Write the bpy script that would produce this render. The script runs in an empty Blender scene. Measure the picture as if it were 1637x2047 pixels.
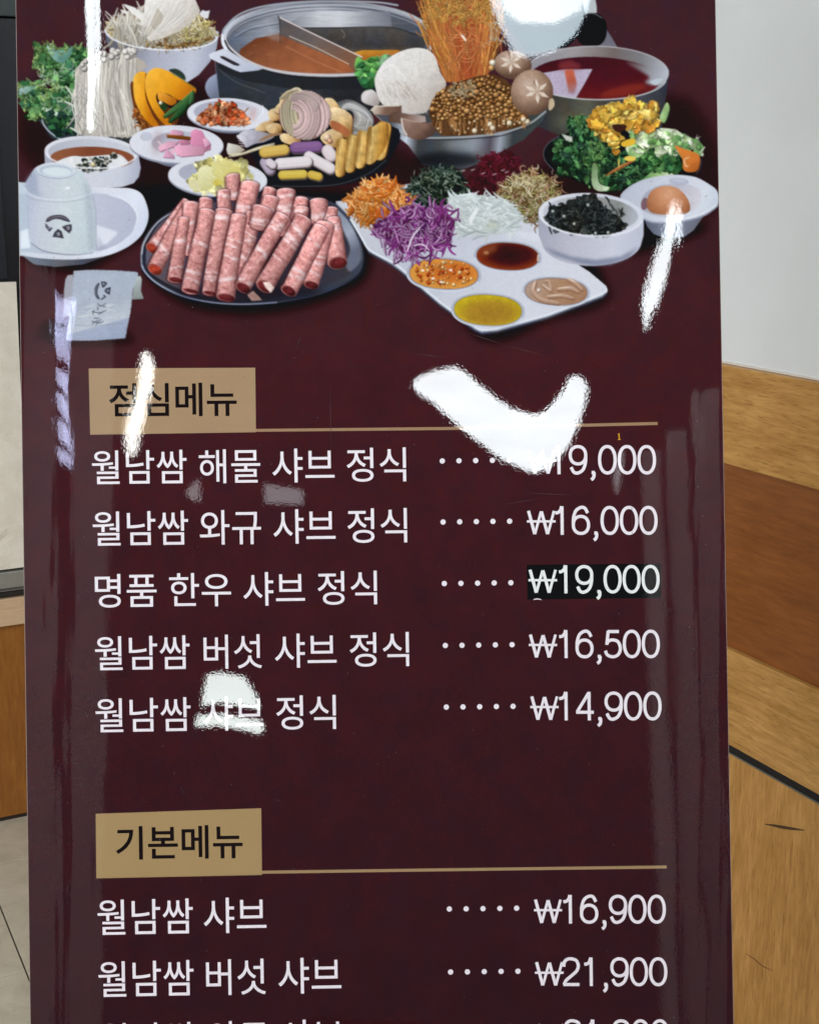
import bpy, bmesh, math, random
import numpy as np
from mathutils import Vector, Matrix
S = bpy.context.scene
COL = S.collection
R = math.radians
# ---------------------------------------------------------------- camera
F, DIST, PITCH = 2683.0, 1.15, 14.1          # focal length in photo pixels, metres to the board, degrees down
cam = bpy.data.cameras.new('camera'); cam_o = bpy.data.objects.new('camera', cam); COL.objects.link(cam_o)
cam.sensor_fit = 'VERTICAL'; cam.sensor_height = 36.0; cam.lens = 36.0 * F / 2047.0; cam.clip_start = .02; cam.clip_end = 60
cam_o.location = (0, 0, 1.5); cam_o.rotation_euler = (R(90 - PITCH), 0, 0); S.camera = cam_o
# ---------------------------------------------------------------- world and view
w = bpy.data.worlds.new('World'); S.world = w; w.use_nodes = True
w.node_tree.nodes['Background'].inputs[0].default_value = (.80, .88, 1.0, 1); w.node_tree.nodes['Background'].inputs[1].default_value = .16
S.view_settings.view_transform = 'Standard'; S.view_settings.look = 'None'; S.view_settings.exposure = 0; S.view_settings.gamma = 1
# ---------------------------------------------------------------- room light: soft fill areas added overhead, outside the board's mirror view
for (x, y, p, c) in ((-.75, .15, 14, (1, .985, .96)), (.75, .15, 24, (1, .985, .96))):
    l = bpy.data.lights.new('ceiling_fill', 'AREA'); l.shape = 'RECTANGLE'; l.size = .8; l.size_y = .6; l.energy = p; l.color = c
    o = bpy.data.objects.new('ceiling_fill', l); COL.objects.link(o); o.location = (x, y, 2.96)

l = bpy.data.lights.new('side_fill', 'AREA'); l.shape = 'RECTANGLE'; l.size = 1.5; l.size_y = 1.5; l.energy = 78; l.color = (.98, .99, 1)  # upright fill light added at left to even the right wall's brightness
o = bpy.data.objects.new('side_fill', l); COL.objects.link(o); o.location = (-2.7, -.5, 1.55); o.rotation_euler = Vector((.90, .62, -.06)).to_track_quat('-Z', 'Y').to_euler()
l = bpy.data.lights.new('ceiling_fill', 'AREA'); l.shape = 'RECTANGLE'; l.size = .8; l.size_y = .5; l.energy = 32; l.color = (1, .98, .97)  # overhead fill added to brighten the pale slabs behind the camera
o = bpy.data.objects.new('ceiling_fill', l); COL.objects.link(o); o.location = (0, -.6, 2.96); o.rotation_euler = Vector((0, -.75, -.66)).to_track_quat('-Z', 'Y').to_euler()
# ---------------------------------------------------------------- helpers
def tag(o, label=None, cat=None, group=None, kind=None):
    if label: o['label'] = label
    if cat: o['category'] = cat
    if group: o['group'] = group
    if kind: o['kind'] = kind
    return o
def empty(name, loc=(0, 0, 0), rot=(0, 0, 0)):
    o = bpy.data.objects.new(name, None); o.empty_display_size = .05; COL.objects.link(o); o.location = loc; o.rotation_euler = rot; return o
def mesh_obj(name, verts, faces, mat, parent=None, smooth=False):
    m = bpy.data.meshes.new(name); m.from_pydata(verts, [], faces); m.update()
    if mat: m.materials.append(mat)
    if smooth: m.polygons.foreach_set('use_smooth', [True] * len(m.polygons))
    o = bpy.data.objects.new(name, m); COL.objects.link(o); o.parent = parent; return o
def box_bm(bm, x0, x1, y0, y1, z0, z1, bev=0.0):
    b = bmesh.new(); vs = [b.verts.new((x, y, z)) for x in (x0, x1) for y in (y0, y1) for z in (z0, z1)]
    for f in ((0, 1, 3, 2), (4, 6, 7, 5), (0, 4, 5, 1), (2, 3, 7, 6), (0, 2, 6, 4), (1, 5, 7, 3)): b.faces.new([vs[i] for i in f])
    bmesh.ops.recalc_face_normals(b, faces=b.faces)
    if bev: bmesh.ops.bevel(b, geom=b.edges[:], offset=bev, segments=2, affect='EDGES', profile=.5)
    me = bpy.data.meshes.new('t'); b.to_mesh(me); b.free(); bm.from_mesh(me); bpy.data.meshes.remove(me)
def box(name, x0, x1, y0, y1, z0, z1, mat, parent=None, bev=0.0):
    bm = bmesh.new(); box_bm(bm, x0, x1, y0, y1, z0, z1, bev); m = bpy.data.meshes.new(name); bm.to_mesh(m); bm.free(); m.materials.append(mat)
    o = bpy.data.objects.new(name, m); COL.objects.link(o); o.parent = parent; return o
def lin(c): 
    c = np.asarray(c, float) / 255.0
    return np.where(c <= .04045, c / 12.92, ((c + .055) / 1.055) ** 2.4)
class NT:
    def __init__(s, name):
        s.m = bpy.data.materials.new(name); s.m.use_nodes = True; s.t = s.m.node_tree; s.b = s.t.nodes['Principled BSDF']
    def n(s, typ, **kw):
        x = s.t.nodes.new(typ)
        for k, v in kw.items():
            if k.startswith('i_'):
                key = k[2:].replace('_', ' '); x.inputs[int(key) if key.isdigit() else key].default_value = v
            else: setattr(x, k, v)
        return x
    def l(s, a, b): s.t.links.new(a, b)
    def coord(s, scale, rot=(0, 0, 0)):
        tc = s.n('ShaderNodeTexCoord'); mp = s.n('ShaderNodeMapping'); mp.inputs['Scale'].default_value = scale; mp.inputs['Rotation'].default_value = rot
        s.l(tc.outputs['Object'], mp.inputs['Vector']); return mp.outputs[0]
    def noise(s, vec, scale=1, detail=3, rough=.5, dist=0):
        x = s.n('ShaderNodeTexNoise'); x.inputs['Scale'].default_value = scale; x.inputs['Detail'].default_value = detail; x.inputs['Roughness'].default_value = rough; x.inputs['Distortion'].default_value = dist
        s.l(vec, x.inputs['Vector']); return x.outputs['Fac']
    def ramp(s, fac, stops):
        x = s.n('ShaderNodeValToRGB'); e = x.color_ramp.elements
        while len(e) < len(stops): e.new(.5)
        for k, (p, c) in enumerate(stops): e[k].position = p; e[k].color = (*c, 1) if len(c) == 3 else c
        s.l(fac, x.inputs[0]); return x.outputs[0]
    def math(s, op, a, b=None, c=None):
        x = s.n('ShaderNodeMath', operation=op)
        for i, v in enumerate((a, b, c)):
            if v is None: continue
            if isinstance(v, (int, float)): x.inputs[i].default_value = v
            else: s.l(v, x.inputs[i])
        return x.outputs[0]
    def mixc(s, fac, a, b, mode='MIX'):
        x = s.n('ShaderNodeMix', data_type='RGBA', blend_type=mode)
        for i, v in ((0, fac), (6, a), (7, b)):
            if isinstance(v, (int, float)): x.inputs[i].default_value = v
            elif isinstance(v, tuple): x.inputs[i].default_value = (*v, 1)
            else: s.l(v, x.inputs[i])
        return x.outputs[2]
    def bump(s, h, dist, prev=None, strength=1):
        x = s.n('ShaderNodeBump'); x.inputs['Distance'].default_value = dist; x.inputs['Strength'].default_value = strength; s.l(h, x.inputs['Height'])
        if prev: s.l(prev, x.inputs['Normal'])
        return x.outputs[0]
def L3(c): return tuple(float(v) for v in lin(c))
REFLECTORS = [(40, 104, 520, 2500, -2.3, 0, 'broad pale post mirrored along the left edge of the board'), (158, 236, 560, 2500, -2.6, -.02, 'pale post mirrored left of the menu lines'),
         (1286, 1312, 900, 2500, -2.4, .03, 'thin pale post mirrored just right of the prices'), (1328, 1366, 860, 2500, -2.5, .03, 'broader pale post mirrored right of the prices'), (1388, 1420, 780, 2500, -2.7, .02, 'slim pale post mirrored along the right edge of the board')]  # unseen pale reflectors added to make the veil bands in the gloss
# ---------------------------------------------------------------- the printed food picture
# painted with numpy in photograph-like units, then turned into vertex-coloured mesh parts
PIT = 1.25                      # size of one print cell in print units
PX0, PY0 = 20.0, -40.0
CW, CH = int(1460 / PIT), int(775 / PIT)
rng = np.random.RandomState(7)

def vnoise(h, w, sx, sy, oct=1, seed=0):
    r = np.random.RandomState(seed); out = np.zeros((h, w)); amp = 1.0; tot = 0
    for o in range(oct):
        gh, gw = int(h / sy) + 3, int(w / sx) + 3
        g = r.rand(gh, gw)
        y = np.arange(h) / sy; x = np.arange(w) / sx
        yi = y.astype(int); xi = x.astype(int)
        fy = (y - yi); fx = (x - xi); fy = fy * fy * (3 - 2 * fy); fx = fx * fx * (3 - 2 * fx)
        a = g[yi][:, xi] * (1 - fx) + g[yi][:, xi + 1] * fx
        b = g[yi + 1][:, xi] * (1 - fx) + g[yi + 1][:, xi + 1] * fx
        out += amp * (a * (1 - fy[:, None]) + b * fy[:, None]); tot += amp
        amp *= 0.55; sx = max(1.0, sx / 2); sy = max(1.0, sy / 2)
    return out / tot * 2 - 1

NZ = {'f': vnoise(CH, CW, 2, 2, 1, 1), 'm': vnoise(CH, CW, 9, 9, 3, 2), 'c': vnoise(CH, CW, 60, 60, 4, 3),
      'v': vnoise(CH, CW, 2, 26, 2, 4), 'h': vnoise(CH, CW, 24, 2, 2, 5)}
C = np.zeros((CH, CW, 3)); ID = np.zeros((CH, CW), np.int32)
IDN = ['sheet']
cur = [0]
VT = [0.0, 0.0, 1.0]
def view(ox, oy, s): VT[:] = [ox, oy, s]
def dish(name):
    IDN.append(name); cur[0] = len(IDN) - 1
def tp(x, y): return ((VT[0] + x / VT[2]) - PX0) / PIT, ((VT[1] + y / VT[2]) - PY0) / PIT
def sc(v): return v / VT[2] / PIT

def ramp(t, stops):
    t = np.clip(t, 0, 1); out = np.zeros(t.shape + (3,))
    ts = [s[0] for s in stops]
    for k in range(3): out[..., k] = np.interp(t, ts, [s[1][k] for s in stops])
    return out
def shade(col, xx, yy):
    if isinstance(col[0], (int, float)): return np.broadcast_to(np.array(col, float), xx.shape + (3,))
    if col[0] == 'lin':
        x0, y0 = tp(*col[1]); x1, y1 = tp(*col[2]); dx, dy = x1 - x0, y1 - y0
        return ramp(((xx - x0) * dx + (yy - y0) * dy) / (dx * dx + dy * dy), col[3])
    if col[0] == 'rad':
        cx, cy = tp(col[1], col[2]); rx, ry = sc(col[3]), sc(col[4])
        return ramp(np.hypot((xx - cx) / rx, (yy - cy) / ry), col[5])
def put(m, x0, y0, col, nz=None, mode='n', idx=True):
    h, w = m.shape
    a0, b0 = max(0, -x0), max(0, -y0); a1, b1 = min(w, CW - x0), min(h, CH - y0)
    if a1 <= a0 or b1 <= b0: return
    m = m[b0:b1, a0:a1]; ys = slice(y0 + b0, y0 + b1); xs = slice(x0 + a0, x0 + a1)
    xx, yy = np.meshgrid(np.arange(x0 + a0, x0 + a1), np.arange(y0 + b0, y0 + b1))
    c = shade(col, xx, yy)
    if nz:
        c = c.copy()
        for kind, amp in nz: c = c * (1 + amp * NZ[kind][ys, xs][..., None])
    cc = C[ys, xs]; mm = m[..., None]
    if mode == 'mul': C[ys, xs] = cc * (1 - mm + mm * c / 255.0)
    else: C[ys, xs] = cc * (1 - mm) + c * mm
    if idx and cur[0]: ID[ys, xs][m > .5] = cur[0]
def polymask(P):
    SS = 3
    x0, y0 = int(P[:, 0].min()) - 2, int(P[:, 1].min()) - 2
    x1, y1 = int(P[:, 0].max()) + 3, int(P[:, 1].max()) + 3
    x0, y0, x1, y1 = max(x0, -5), max(y0, -5), min(x1, CW + 5), min(y1, CH + 5)
    if x1 <= x0 or y1 <= y0: return None, 0, 0
    w, h = (x1 - x0) * SS, (y1 - y0) * SS
    acc = np.zeros((h, w + 1), np.int16)
    X = (P[:, 0] - x0 + .5) * SS; Y = (P[:, 1] - y0 + .5) * SS
    n = len(P); ins = np.zeros((h, w), bool)
    xs = np.arange(w) + .5
    for i in range(n):
        j = (i + 1) % n
        ya, yb = Y[i], Y[j]
        if ya == yb: continue
        r0, r1 = int(np.ceil(min(ya, yb) - .5)), int(np.ceil(max(ya, yb) - .5))
        r0, r1 = max(r0, 0), min(r1, h)
        if r1 <= r0: continue
        ry = np.arange(r0, r1) + .5
        xc = X[i] + (ry - ya) / (yb - ya) * (X[j] - X[i])
        k = np.clip(np.ceil(xc - .5), 0, w).astype(int)
        acc[np.arange(r0, r1), k] ^= 1
    ins = np.bitwise_xor.accumulate(acc, axis=1)[:, :w]
    m = ins.reshape(y1 - y0, SS, x1 - x0, SS).mean((1, 3)).astype(float)
    return m, x0, y0
def boxblur(m, r):
    if r < 1: return m
    for ax in (0, 1):
        c = np.cumsum(np.pad(m, [(r + 1, r) if a == ax else (0, 0) for a in (0, 1)], mode='edge'), axis=ax)
        n = 2 * r + 1
        m = (np.take(c, range(n, c.shape[ax]), ax) - np.take(c, range(0, c.shape[ax] - n), ax)) / n
    return m
def smooth(pts, n=6):
    P = np.array(pts, float); N = len(P); out = []
    for i in range(N):
        p0, p1, p2, p3 = P[i - 1], P[i], P[(i + 1) % N], P[(i + 2) % N]
        for k in range(n):
            t = k / n
            out.append(.5 * ((2 * p1) + (-p0 + p2) * t + (2 * p0 - 5 * p1 + 4 * p2 - p3) * t * t + (-p0 + 3 * p1 - 3 * p2 + p3) * t ** 3))
    return out
def poly(pts, col, nz=(('f', .010),), sm=False, mode='n', blur=0, op=1.0, jag=0, idx=True):
    if sm: pts = smooth(pts)
    if jag:
        q = []
        for i in range(len(pts)):
            a, b = np.array(pts[i], float), np.array(pts[(i + 1) % len(pts)], float)
            k = max(1, int(np.hypot(*(b - a)) / (jag * 2.2)))
            for t in range(k): q.append(a + (b - a) * t / k + rng.randn(2) * jag * .5)
        pts = q
    P = np.array([tp(*p) for p in pts])
    if blur:
        r = int(round(sc(blur))); m, x0, y0 = polymask(P)
        if m is None: return
        m = np.pad(m, 2 * r + 1); m = boxblur(boxblur(m, r), r); x0 -= 2 * r + 1; y0 -= 2 * r + 1
    else:
        m, x0, y0 = polymask(P)
        if m is None: return
    put(m * op, x0, y0, col, nz, mode, idx)
def ellpts(cx, cy, rx, ry, rot=0, a0=0, a1=360, n=48, pw=1.0):
    a = np.radians(np.linspace(a0, a1, n, endpoint=(a1 - a0) < 360)); r = np.radians(rot)
    c, s = np.cos(a), np.sin(a)
    x = rx * np.sign(c) * np.abs(c) ** pw; y = ry * np.sign(s) * np.abs(s) ** pw
    return [(cx + u * np.cos(r) - v * np.sin(r), cy + u * np.sin(r) + v * np.cos(r)) for u, v in zip(x, y)]
def ell(cx, cy, rx, ry, col, rot=0, pw=1.0, **k): poly(ellpts(cx, cy, rx, ry, rot, pw=pw), col, **k)
def line(pts, w, col, taper=0, op=1.0, idx=True, sm=0, nz=None):
    if sm and len(pts) > 2:
        P = np.array(pts, float); P = np.vstack([2 * P[0] - P[1], P, 2 * P[-1] - P[-2]]); q = []
        for i in range(1, len(P) - 2):
            for k in range(4):
                t = k / 4; p0, p1, p2, p3 = P[i - 1:i + 3]
                q.append(.5 * ((2 * p1) + (-p0 + p2) * t + (2 * p0 - 5 * p1 + 4 * p2 - p3) * t * t + (-p0 + 3 * p1 - 3 * p2 + p3) * t ** 3))
        pts = q + [P[-2]]
    P = np.array([tp(*p) for p in pts]); r = max(.35, sc(w) / 2)
    x0, y0 = int(P[:, 0].min() - r) - 2, int(P[:, 1].min() - r) - 2
    x1, y1 = int(P[:, 0].max() + r) + 3, int(P[:, 1].max() + r) + 3
    if x1 < 0 or y1 < 0 or x0 > CW or y0 > CH: return
    xx, yy = np.meshgrid(np.arange(x0, x1), np.arange(y0, y1))
    m = np.zeros(xx.shape); n = len(P) - 1
    for i in range(n):
        ax, ay = P[i]; bx, by = P[i + 1]; dx, dy = bx - ax, by - ay; L = dx * dx + dy * dy + 1e-9
        t = np.clip(((xx - ax) * dx + (yy - ay) * dy) / L, 0, 1)
        rr = r * (1 - taper * abs(((i + t) / n) * 2 - 1) ** 2) if taper else r
        m = np.maximum(m, np.clip(rr + .5 - np.hypot(xx - ax - t * dx, yy - ay - t * dy), 0, 1))
    put(m * op, x0, y0, col, nz, idx=idx)
def closed(pts, w, col, **k): line(list(pts) + [pts[0]], w, col, **k)
def mix(a, b, t): return tuple(a[i] + (b[i] - a[i]) * t for i in range(3))
def mulc(a, k): return tuple(min(255, v * k) for v in a)
def strand(x, y, L, ang, w, col, curl=.5, dark=.55, taper=.5, n=4):
    pts = [(x, y)]; a = ang; k = rng.randn() * curl
    for i in range(n):
        a += k; x += L / n * math.cos(a); y += L / n * math.sin(a); pts.append((x, y))
    if dark: line([(p[0] + w * .25, p[1] + w * .4) for p in pts], w * 1.25, mulc(col, dark), taper, .8)
    line(pts, w, col, taper)
def pile(region, n, L, w, cols, curl=.5, ang=(0, 360), dark=.5, taper=.5, shadeb=.25, sort=True):
    R = np.array(region, float); x0, y0 = R.min(0); x1, y1 = R.max(0); S = []
    def ins(x, y):
        c = False
        for i in range(len(R)):
            a, b = R[i], R[i - 1]
            if (a[1] > y) != (b[1] > y) and x < (b[0] - a[0]) * (y - a[1]) / (b[1] - a[1]) + a[0]: c = not c
        return c
    while len(S) < n:
        x, y = rng.uniform(x0, x1), rng.uniform(y0, y1)
        if ins(x, y): S.append((x, y))
    if sort: S.sort(key=lambda p: p[1] + rng.randn() * (y1 - y0) * .25)
    for x, y in S:
        c = cols[rng.randint(len(cols))]; t = (y - y0) / (y1 - y0)
        c = mulc(c, (1.06 - shadeb * t) * rng.uniform(.86, 1.1))
        a = math.radians(rng.uniform(*ang)); l = L * rng.uniform(.6, 1.3)
        strand(x - l / 2 * math.cos(a), y - l / 2 * math.sin(a), l, a, w * rng.uniform(.7, 1.25), c, curl, dark, taper)
def ball(cx, cy, r, col, hi=None, ry=None):
    hi = hi or mulc(col, 1.35)
    ell(cx, cy, r, ry or r, ('rad', cx - r * .3, cy - r * .35, r * 1.35, (ry or r) * 1.35, [(0, hi), (.45, col), (1, mulc(col, .45))]))
def leaves(region, n, size, cols, hi=None, jag=None, dk=.5, ang=False):
    R = np.array(region, float); x0, y0 = R.min(0); x1, y1 = R.max(0); k = 0
    S = []
    while k < n:
        x, y = rng.uniform(x0, x1), rng.uniform(y0, y1); c = False
        for i in range(len(R)):
            a, b = R[i], R[i - 1]
            if (a[1] > y) != (b[1] > y) and x < (b[0] - a[0]) * (y - a[1]) / (b[1] - a[1]) + a[0]: c = not c
        if c: S.append((x, y)); k += 1
    for x, y in S:
        s = size * rng.uniform(.5, 1.3); m = rng.randint(11, 17) if ang else rng.randint(6, 10); a0 = rng.rand() * 6; st = rng.uniform(.35, .9); ro = rng.rand() * 3
        pts = [(x + s * rng.uniform(.45, 1.1) * math.cos(a0 + i * 6.283 / m), y + s * rng.uniform(.35, .9) * math.sin(a0 + i * 6.283 / m)) for i in range(m)]
        if ang:
            rr_ = [s * rng.uniform(.6, 1.25) for i in range(m)]; pts = [(x + r_ * math.cos(i * 6.283 / m) * math.cos(ro) - st * r_ * math.sin(i * 6.283 / m) * math.sin(ro), y + r_ * math.cos(i * 6.283 / m) * math.sin(ro) + st * r_ * math.sin(i * 6.283 / m) * math.cos(ro)) for i, r_ in enumerate(rr_)]
        c = mulc(cols[rng.randint(len(cols))], rng.uniform(.75, 1.15)); q = rng.rand() * 6
        poly([(p[0] + s * .12, p[1] + s * .16) for p in pts], mulc(c, dk), sm=not ang, op=.75)
        poly(pts, ('lin', (x - s * math.cos(q), y - s * math.sin(q)), (x + s * math.cos(q), y + s * math.sin(q)), [(0, mulc(c, 1.3)), (.6, c), (1, mulc(c, .55))]), sm=not ang, nz=(('f', .08), ('m', .22)))
        if hi and rng.rand() < .6:
            j = rng.randint(m); line([pts[j], pts[(j + 1) % m], pts[(j + 2) % m]], s * .12, mulc(hi, rng.uniform(.7, 1)), .6, .8, sm=1)
W1, W2, W3 = (214, 216, 226), (190, 194, 208), (150, 158, 176)
def saucer(cx, cy, rx, ry, rot, ix, iy, irx, iry, depth, bodyw=.55, lean=0):
    """white oval dish: foot, body, rim, well"""
    r = math.radians(rot)
    poly(ellpts(cx + lean, cy + depth * .55, rx * bodyw, ry * .75, rot), ('lin', (cx - rx, cy), (cx + rx * .6, cy + ry), [(0, (130, 138, 156)), (.6, (96, 102, 120)), (1, (70, 74, 90))]))
    ell(cx, cy + ry * .10, rx, ry, (132, 138, 156), rot)
    ell(cx, cy, rx, ry, ('lin', (cx - rx, cy - ry), (cx + rx, cy + ry), [(0, W1), (.5, (205, 208, 220)), (1, W1)]), rot)
    ell(ix, iy, irx, iry, ('lin', (ix, iy - iry), (ix + irx * .3, iy + iry), [(0, (165, 168, 186)), (.4, (188, 191, 206)), (1, (206, 209, 220))]), rot)
    closed(ellpts(ix, iy, irx, iry, rot), rx * .012, (222, 225, 234), op=.5)

# --- table
yy, xx = np.mgrid[0:CH, 0:CW]; ux = PX0 + xx * PIT; uy = PY0 + yy * PIT
def table_colour(ux, uy):
    t = np.clip((uy + 40) / 760, 0, 1); s = np.clip(ux / 1440, 0, 1)
    base = np.stack([64 + 3 * t + 0 * s, 36 - 3 * t + 0 * s, 44 - 5 * t + 0 * s], -1)
    return base
C[:] = table_colour(ux, uy)

def shadow(pts, blur, k=(110, 105, 112), op=.8): poly(pts, k, nz=None, sm=True, mode='mul', blur=blur, op=op, idx=False)
view(0, 0, 1)
shadow([(60, 180), (250, 100), (460, 190), (700, 250), (800, 300), (1000, 380), (1200, 240), (1380, 200), (1440, 400), (1300, 480), (1100, 430), (760, 370), (300, 380), (60, 330)], 14, (120, 112, 120))
shadow([(45, 500), (160, 545), (290, 480), (300, 560), (400, 620), (560, 625), (720, 570), (760, 500), (900, 620), (980, 685), (1100, 640), (1215, 600), (1200, 520), (1300, 500), (1380, 440), (700, 380), (200, 380)], 10, (60, 62, 72), .85)
shadow([(100, 640), (250, 660), (262, 690), (180, 698), (90, 680)], 7, (90, 90, 100), .6)

# --- bean sprout bowl (back left)
dish('sprout_bowl_print'); view(30, 0, 3.993)
poly([(720, 240), (732, 330), (790, 460), (880, 570), (980, 640), (1100, 678), (1250, 684), (1370, 662), (1470, 596), (1560, 490), (1610, 390), (1630, 250)], ('lin', (800, 400), (1600, 560), [(0, (96, 98, 112)), (.35, (160, 164, 180)), (.75, (186, 190, 206)), (1, (150, 156, 176))]), sm=False)
ell(1172, 262, 455, 140, ('lin', (722, 200), (1625, 300), [(0, W1), (.5, (208, 209, 216)), (1, (196, 200, 214))]), 3)
ell(1160, 262, 425, 118, (176, 160, 120), 3)
pile(ellpts(1165, 240, 420, 120, 3), 420, 90, 11, [(222, 208, 170), (206, 186, 136), (190, 158, 110), (226, 218, 196), (150, 110, 70)], .35, dark=.5)
pile(ellpts(1450, 230, 120, 110, 3), 90, 80, 11, [(226, 214, 176), (206, 190, 136), (214, 200, 120)], .4)
pile([(740, 190), (1050, 100), (1120, 300), (860, 330)], 110, 190, 13, [(228, 224, 214), (214, 208, 196), (200, 190, 170)], .15, (40, 110), .7)
poly([(870, 30), (960, 60), (1060, 150), (1030, 180), (940, 110), (880, 50)], (226, 224, 220))
poly([(840, 75), (900, 90), (910, 110), (860, 105)], (220, 218, 214)); poly([(725, 85), (800, 150), (790, 155), (722, 95)], (196, 190, 186))
poly([(1040, 0), (1100, -60), (1400, -90), (1470, 60), (1480, 90), (1400, 200), (1200, 300), (1080, 330), (1050, 300), (1150, 220), (1000, 190), (1030, 90)], ('lin', (1000, 0), (1300, 300), [(0, (232, 230, 226)), (.5, (214, 210, 204)), (1, (190, 182, 172))]), nz=(('f', .04), ('m', .05)))
for k in range(46):
    a = rng.uniform(0, 1); x = 1050 + a * 380
    line([(x + 20, -20 + rng.uniform(0, 90)), (x - 20 - 60 * a, 120 + rng.uniform(0, 60)), (x - 50 - 200 * a, 290 - 40 * a)], rng.uniform(4, 11), mulc((236, 232, 226), rng.uniform(.72, 1.02)), .6, .7, sm=1)
poly([(1080, 200), (1140, 60), (1190, 130), (1170, 180), (1110, 240)], (150, 140, 120), op=.5)
poly([(1470, 110), (1500, 80), (1525, 90), (1558, 82), (1540, 150), (1500, 140)], (214, 214, 220))
for k in range(30):
    x = rng.uniform(1180, 1560); y = 340 + 25 * math.cos((x - 1180) / 200) - .18 * max(0, x - 1350)
    strand(x, y, 50, rng.uniform(-.6, 3.6), 10, mulc((150, 112, 66), rng.uniform(.6, 1.2)), .5)
line(ellpts(1172, 262, 448, 136, 3, 5, 178, 40), 12, (224, 226, 234), op=.9)

# --- leafy greens, enoki and squash plate
dish('green_salad_plate_print')
poly([(205, 920), (240, 1020), (380, 1130), (1000, 1130), (1100, 1000), (500, 880)], (44, 52, 58), sm=True)
line([(210, 925), (235, 1000), (300, 1070), (380, 1115), (520, 1135)], 11, (168, 180, 184), sm=1)
greens = [(52, 96, 58), (38, 78, 46), (72, 122, 70), (96, 142, 84), (60, 110, 76)]
lr = [(160, 520), (180, 380), (260, 350), (330, 400), (470, 380), (590, 390), (600, 480), (500, 560), (500, 760), (500, 1000), (430, 1020), (300, 960), (220, 920), (130, 930), (70, 830), (25, 720), (25, 690), (200, 665), (230, 690), (200, 760), (260, 770), (330, 700), (280, 650), (230, 570)]
poly(lr, (34, 66, 44), jag=10)
leaves(lr, 330, 46, greens, (190, 214, 170), dk=.42, ang=True)
poly([(255, 360), (310, 350), (340, 390), (420, 400), (460, 370), (450, 440), (380, 500), (310, 470)], ('lin', (260, 360), (430, 480), [(0, (160, 186, 180)), (.5, (110, 150, 140)), (1, (90, 140, 120))]), sm=True, nz=(('m', .2),))
poly([(25, 690), (110, 690), (190, 680), (120, 730), (60, 760), (25, 740)], ('lin', (25, 700), (180, 720), [(0, (150, 176, 178)), (1, (100, 150, 120))]), sm=True, nz=(('m', .2),))
for k in range(230):
    i = rng.randint(len(lr)); a = np.array(lr[i]); b = np.array(lr[(i + 1) % len(lr)]); p = a + (b - a) * rng.rand() + rng.randn(2) * 16
    if p[0] > 480 and p[1] > 500: continue
    strand(p[0], p[1], rng.uniform(18, 42), rng.uniform(0, 6), rng.uniform(6, 12), mulc((150, 186, 110), rng.uniform(.6, 1.15)), 1.1, .5)
for k in range(60): strand(rng.uniform(200, 470), rng.uniform(520, 940), 60, rng.uniform(0, 6), 7, mulc((190, 216, 190), rng.uniform(.6, 1)), .4, 0)
poly([(270, 870), (360, 905), (370, 930), (300, 915), (245, 900)], (196, 218, 200), sm=True)
leaves([(230, 900), (500, 880), (500, 1060), (330, 1080)], 50, 36, [(34, 60, 52), (28, 50, 44), (40, 84, 48)], (90, 120, 100))
# enoki
poly([(480, 560), (560, 470), (680, 430), (880, 410), (1000, 470), (1060, 520), (960, 620), (960, 900), (1040, 1060), (900, 1100), (500, 1080), (490, 800)], (176, 168, 158), jag=6)
for k in range(520):
    t = rng.rand(); x0 = 490 + 480 * t; top = 540 - 130 * math.sin(min(1, t * 1.25) * 1.7) + rng.uniform(0, 120); xb = 500 + 520 * t + rng.randn() * 14
    yb = 1070 - rng.uniform(0, 300) * rng.rand() + 20 * rng.randn()
    c = mulc((226, 220, 210), rng.uniform(.72, 1.08)); xm = x0 + rng.randn() * 18
    line([(x0, top), (xm, (top + yb) / 2), (xb, yb)], rng.uniform(7, 15), mulc(c, .6), .3, .5, sm=1)
    line([(x0 - 2, top), (xm - 2, (top + yb) / 2), (xb - 2, yb)], rng.uniform(5, 11), c, .3, .9, sm=1)
for k in range(46):
    t = rng.rand(); x0 = 500 + 470 * t; y0 = 535 - 125 * math.sin(min(1, t * 1.25) * 1.7) + rng.uniform(-14, 50)
    ball(x0, y0, rng.uniform(15, 30), mulc((216, 210, 204), rng.uniform(.85, 1.05)), (236, 232, 228))
for k in range(40): strand(rng.uniform(480, 620), rng.uniform(640, 980), 150, rng.uniform(.8, 2.2), 7, mulc((220, 214, 208), rng.uniform(.7, 1.05)), .12)
for p in [(410, 690, 480, 790), (400, 810, 490, 850), (445, 1020, 520, 1060)]: line([(p[0], p[1]), (p[2], p[3])], 16, (196, 200, 190), .3)
# squash
poly([(930, 650), (960, 900), (1040, 1040), (1260, 1030), (1300, 900), (1100, 800)], (96, 52, 26), sm=True, nz=(('m', .4),))
pile([(940, 880), (1010, 900), (1090, 1030), (1030, 1050)], 40, 70, 10, [(170, 90, 40), (110, 60, 30), (190, 120, 60)], .3)
sq = [(0, (240, 176, 56)), (.6, (226, 152, 30)), (1, (190, 110, 18))]
poly([(945, 660), (960, 600), (1000, 572), (1045, 580), (1040, 640), (1045, 780), (1090, 900), (1160, 1020), (1120, 1022), (1030, 940), (960, 800)], ('lin', (950, 700), (1100, 720), sq), sm=True, nz=(('m', .06),))
line([(1048, 590), (1044, 700), (1075, 840), (1165, 1010)], 9, (110, 50, 14), sm=1)
poly([(1050, 600), (1100, 550), (1160, 545), (1250, 580), (1360, 650), (1448, 712), (1400, 780), (1310, 800), (1290, 790), (1220, 750), (1160, 735), (1130, 760), (1140, 820), (1190, 900), (1256, 1000), (1210, 1006), (1130, 920), (1070, 810), (1040, 700)], ('lin', (1040, 600), (1300, 820), sq), sm=True, nz=(('m', .05),))
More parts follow.
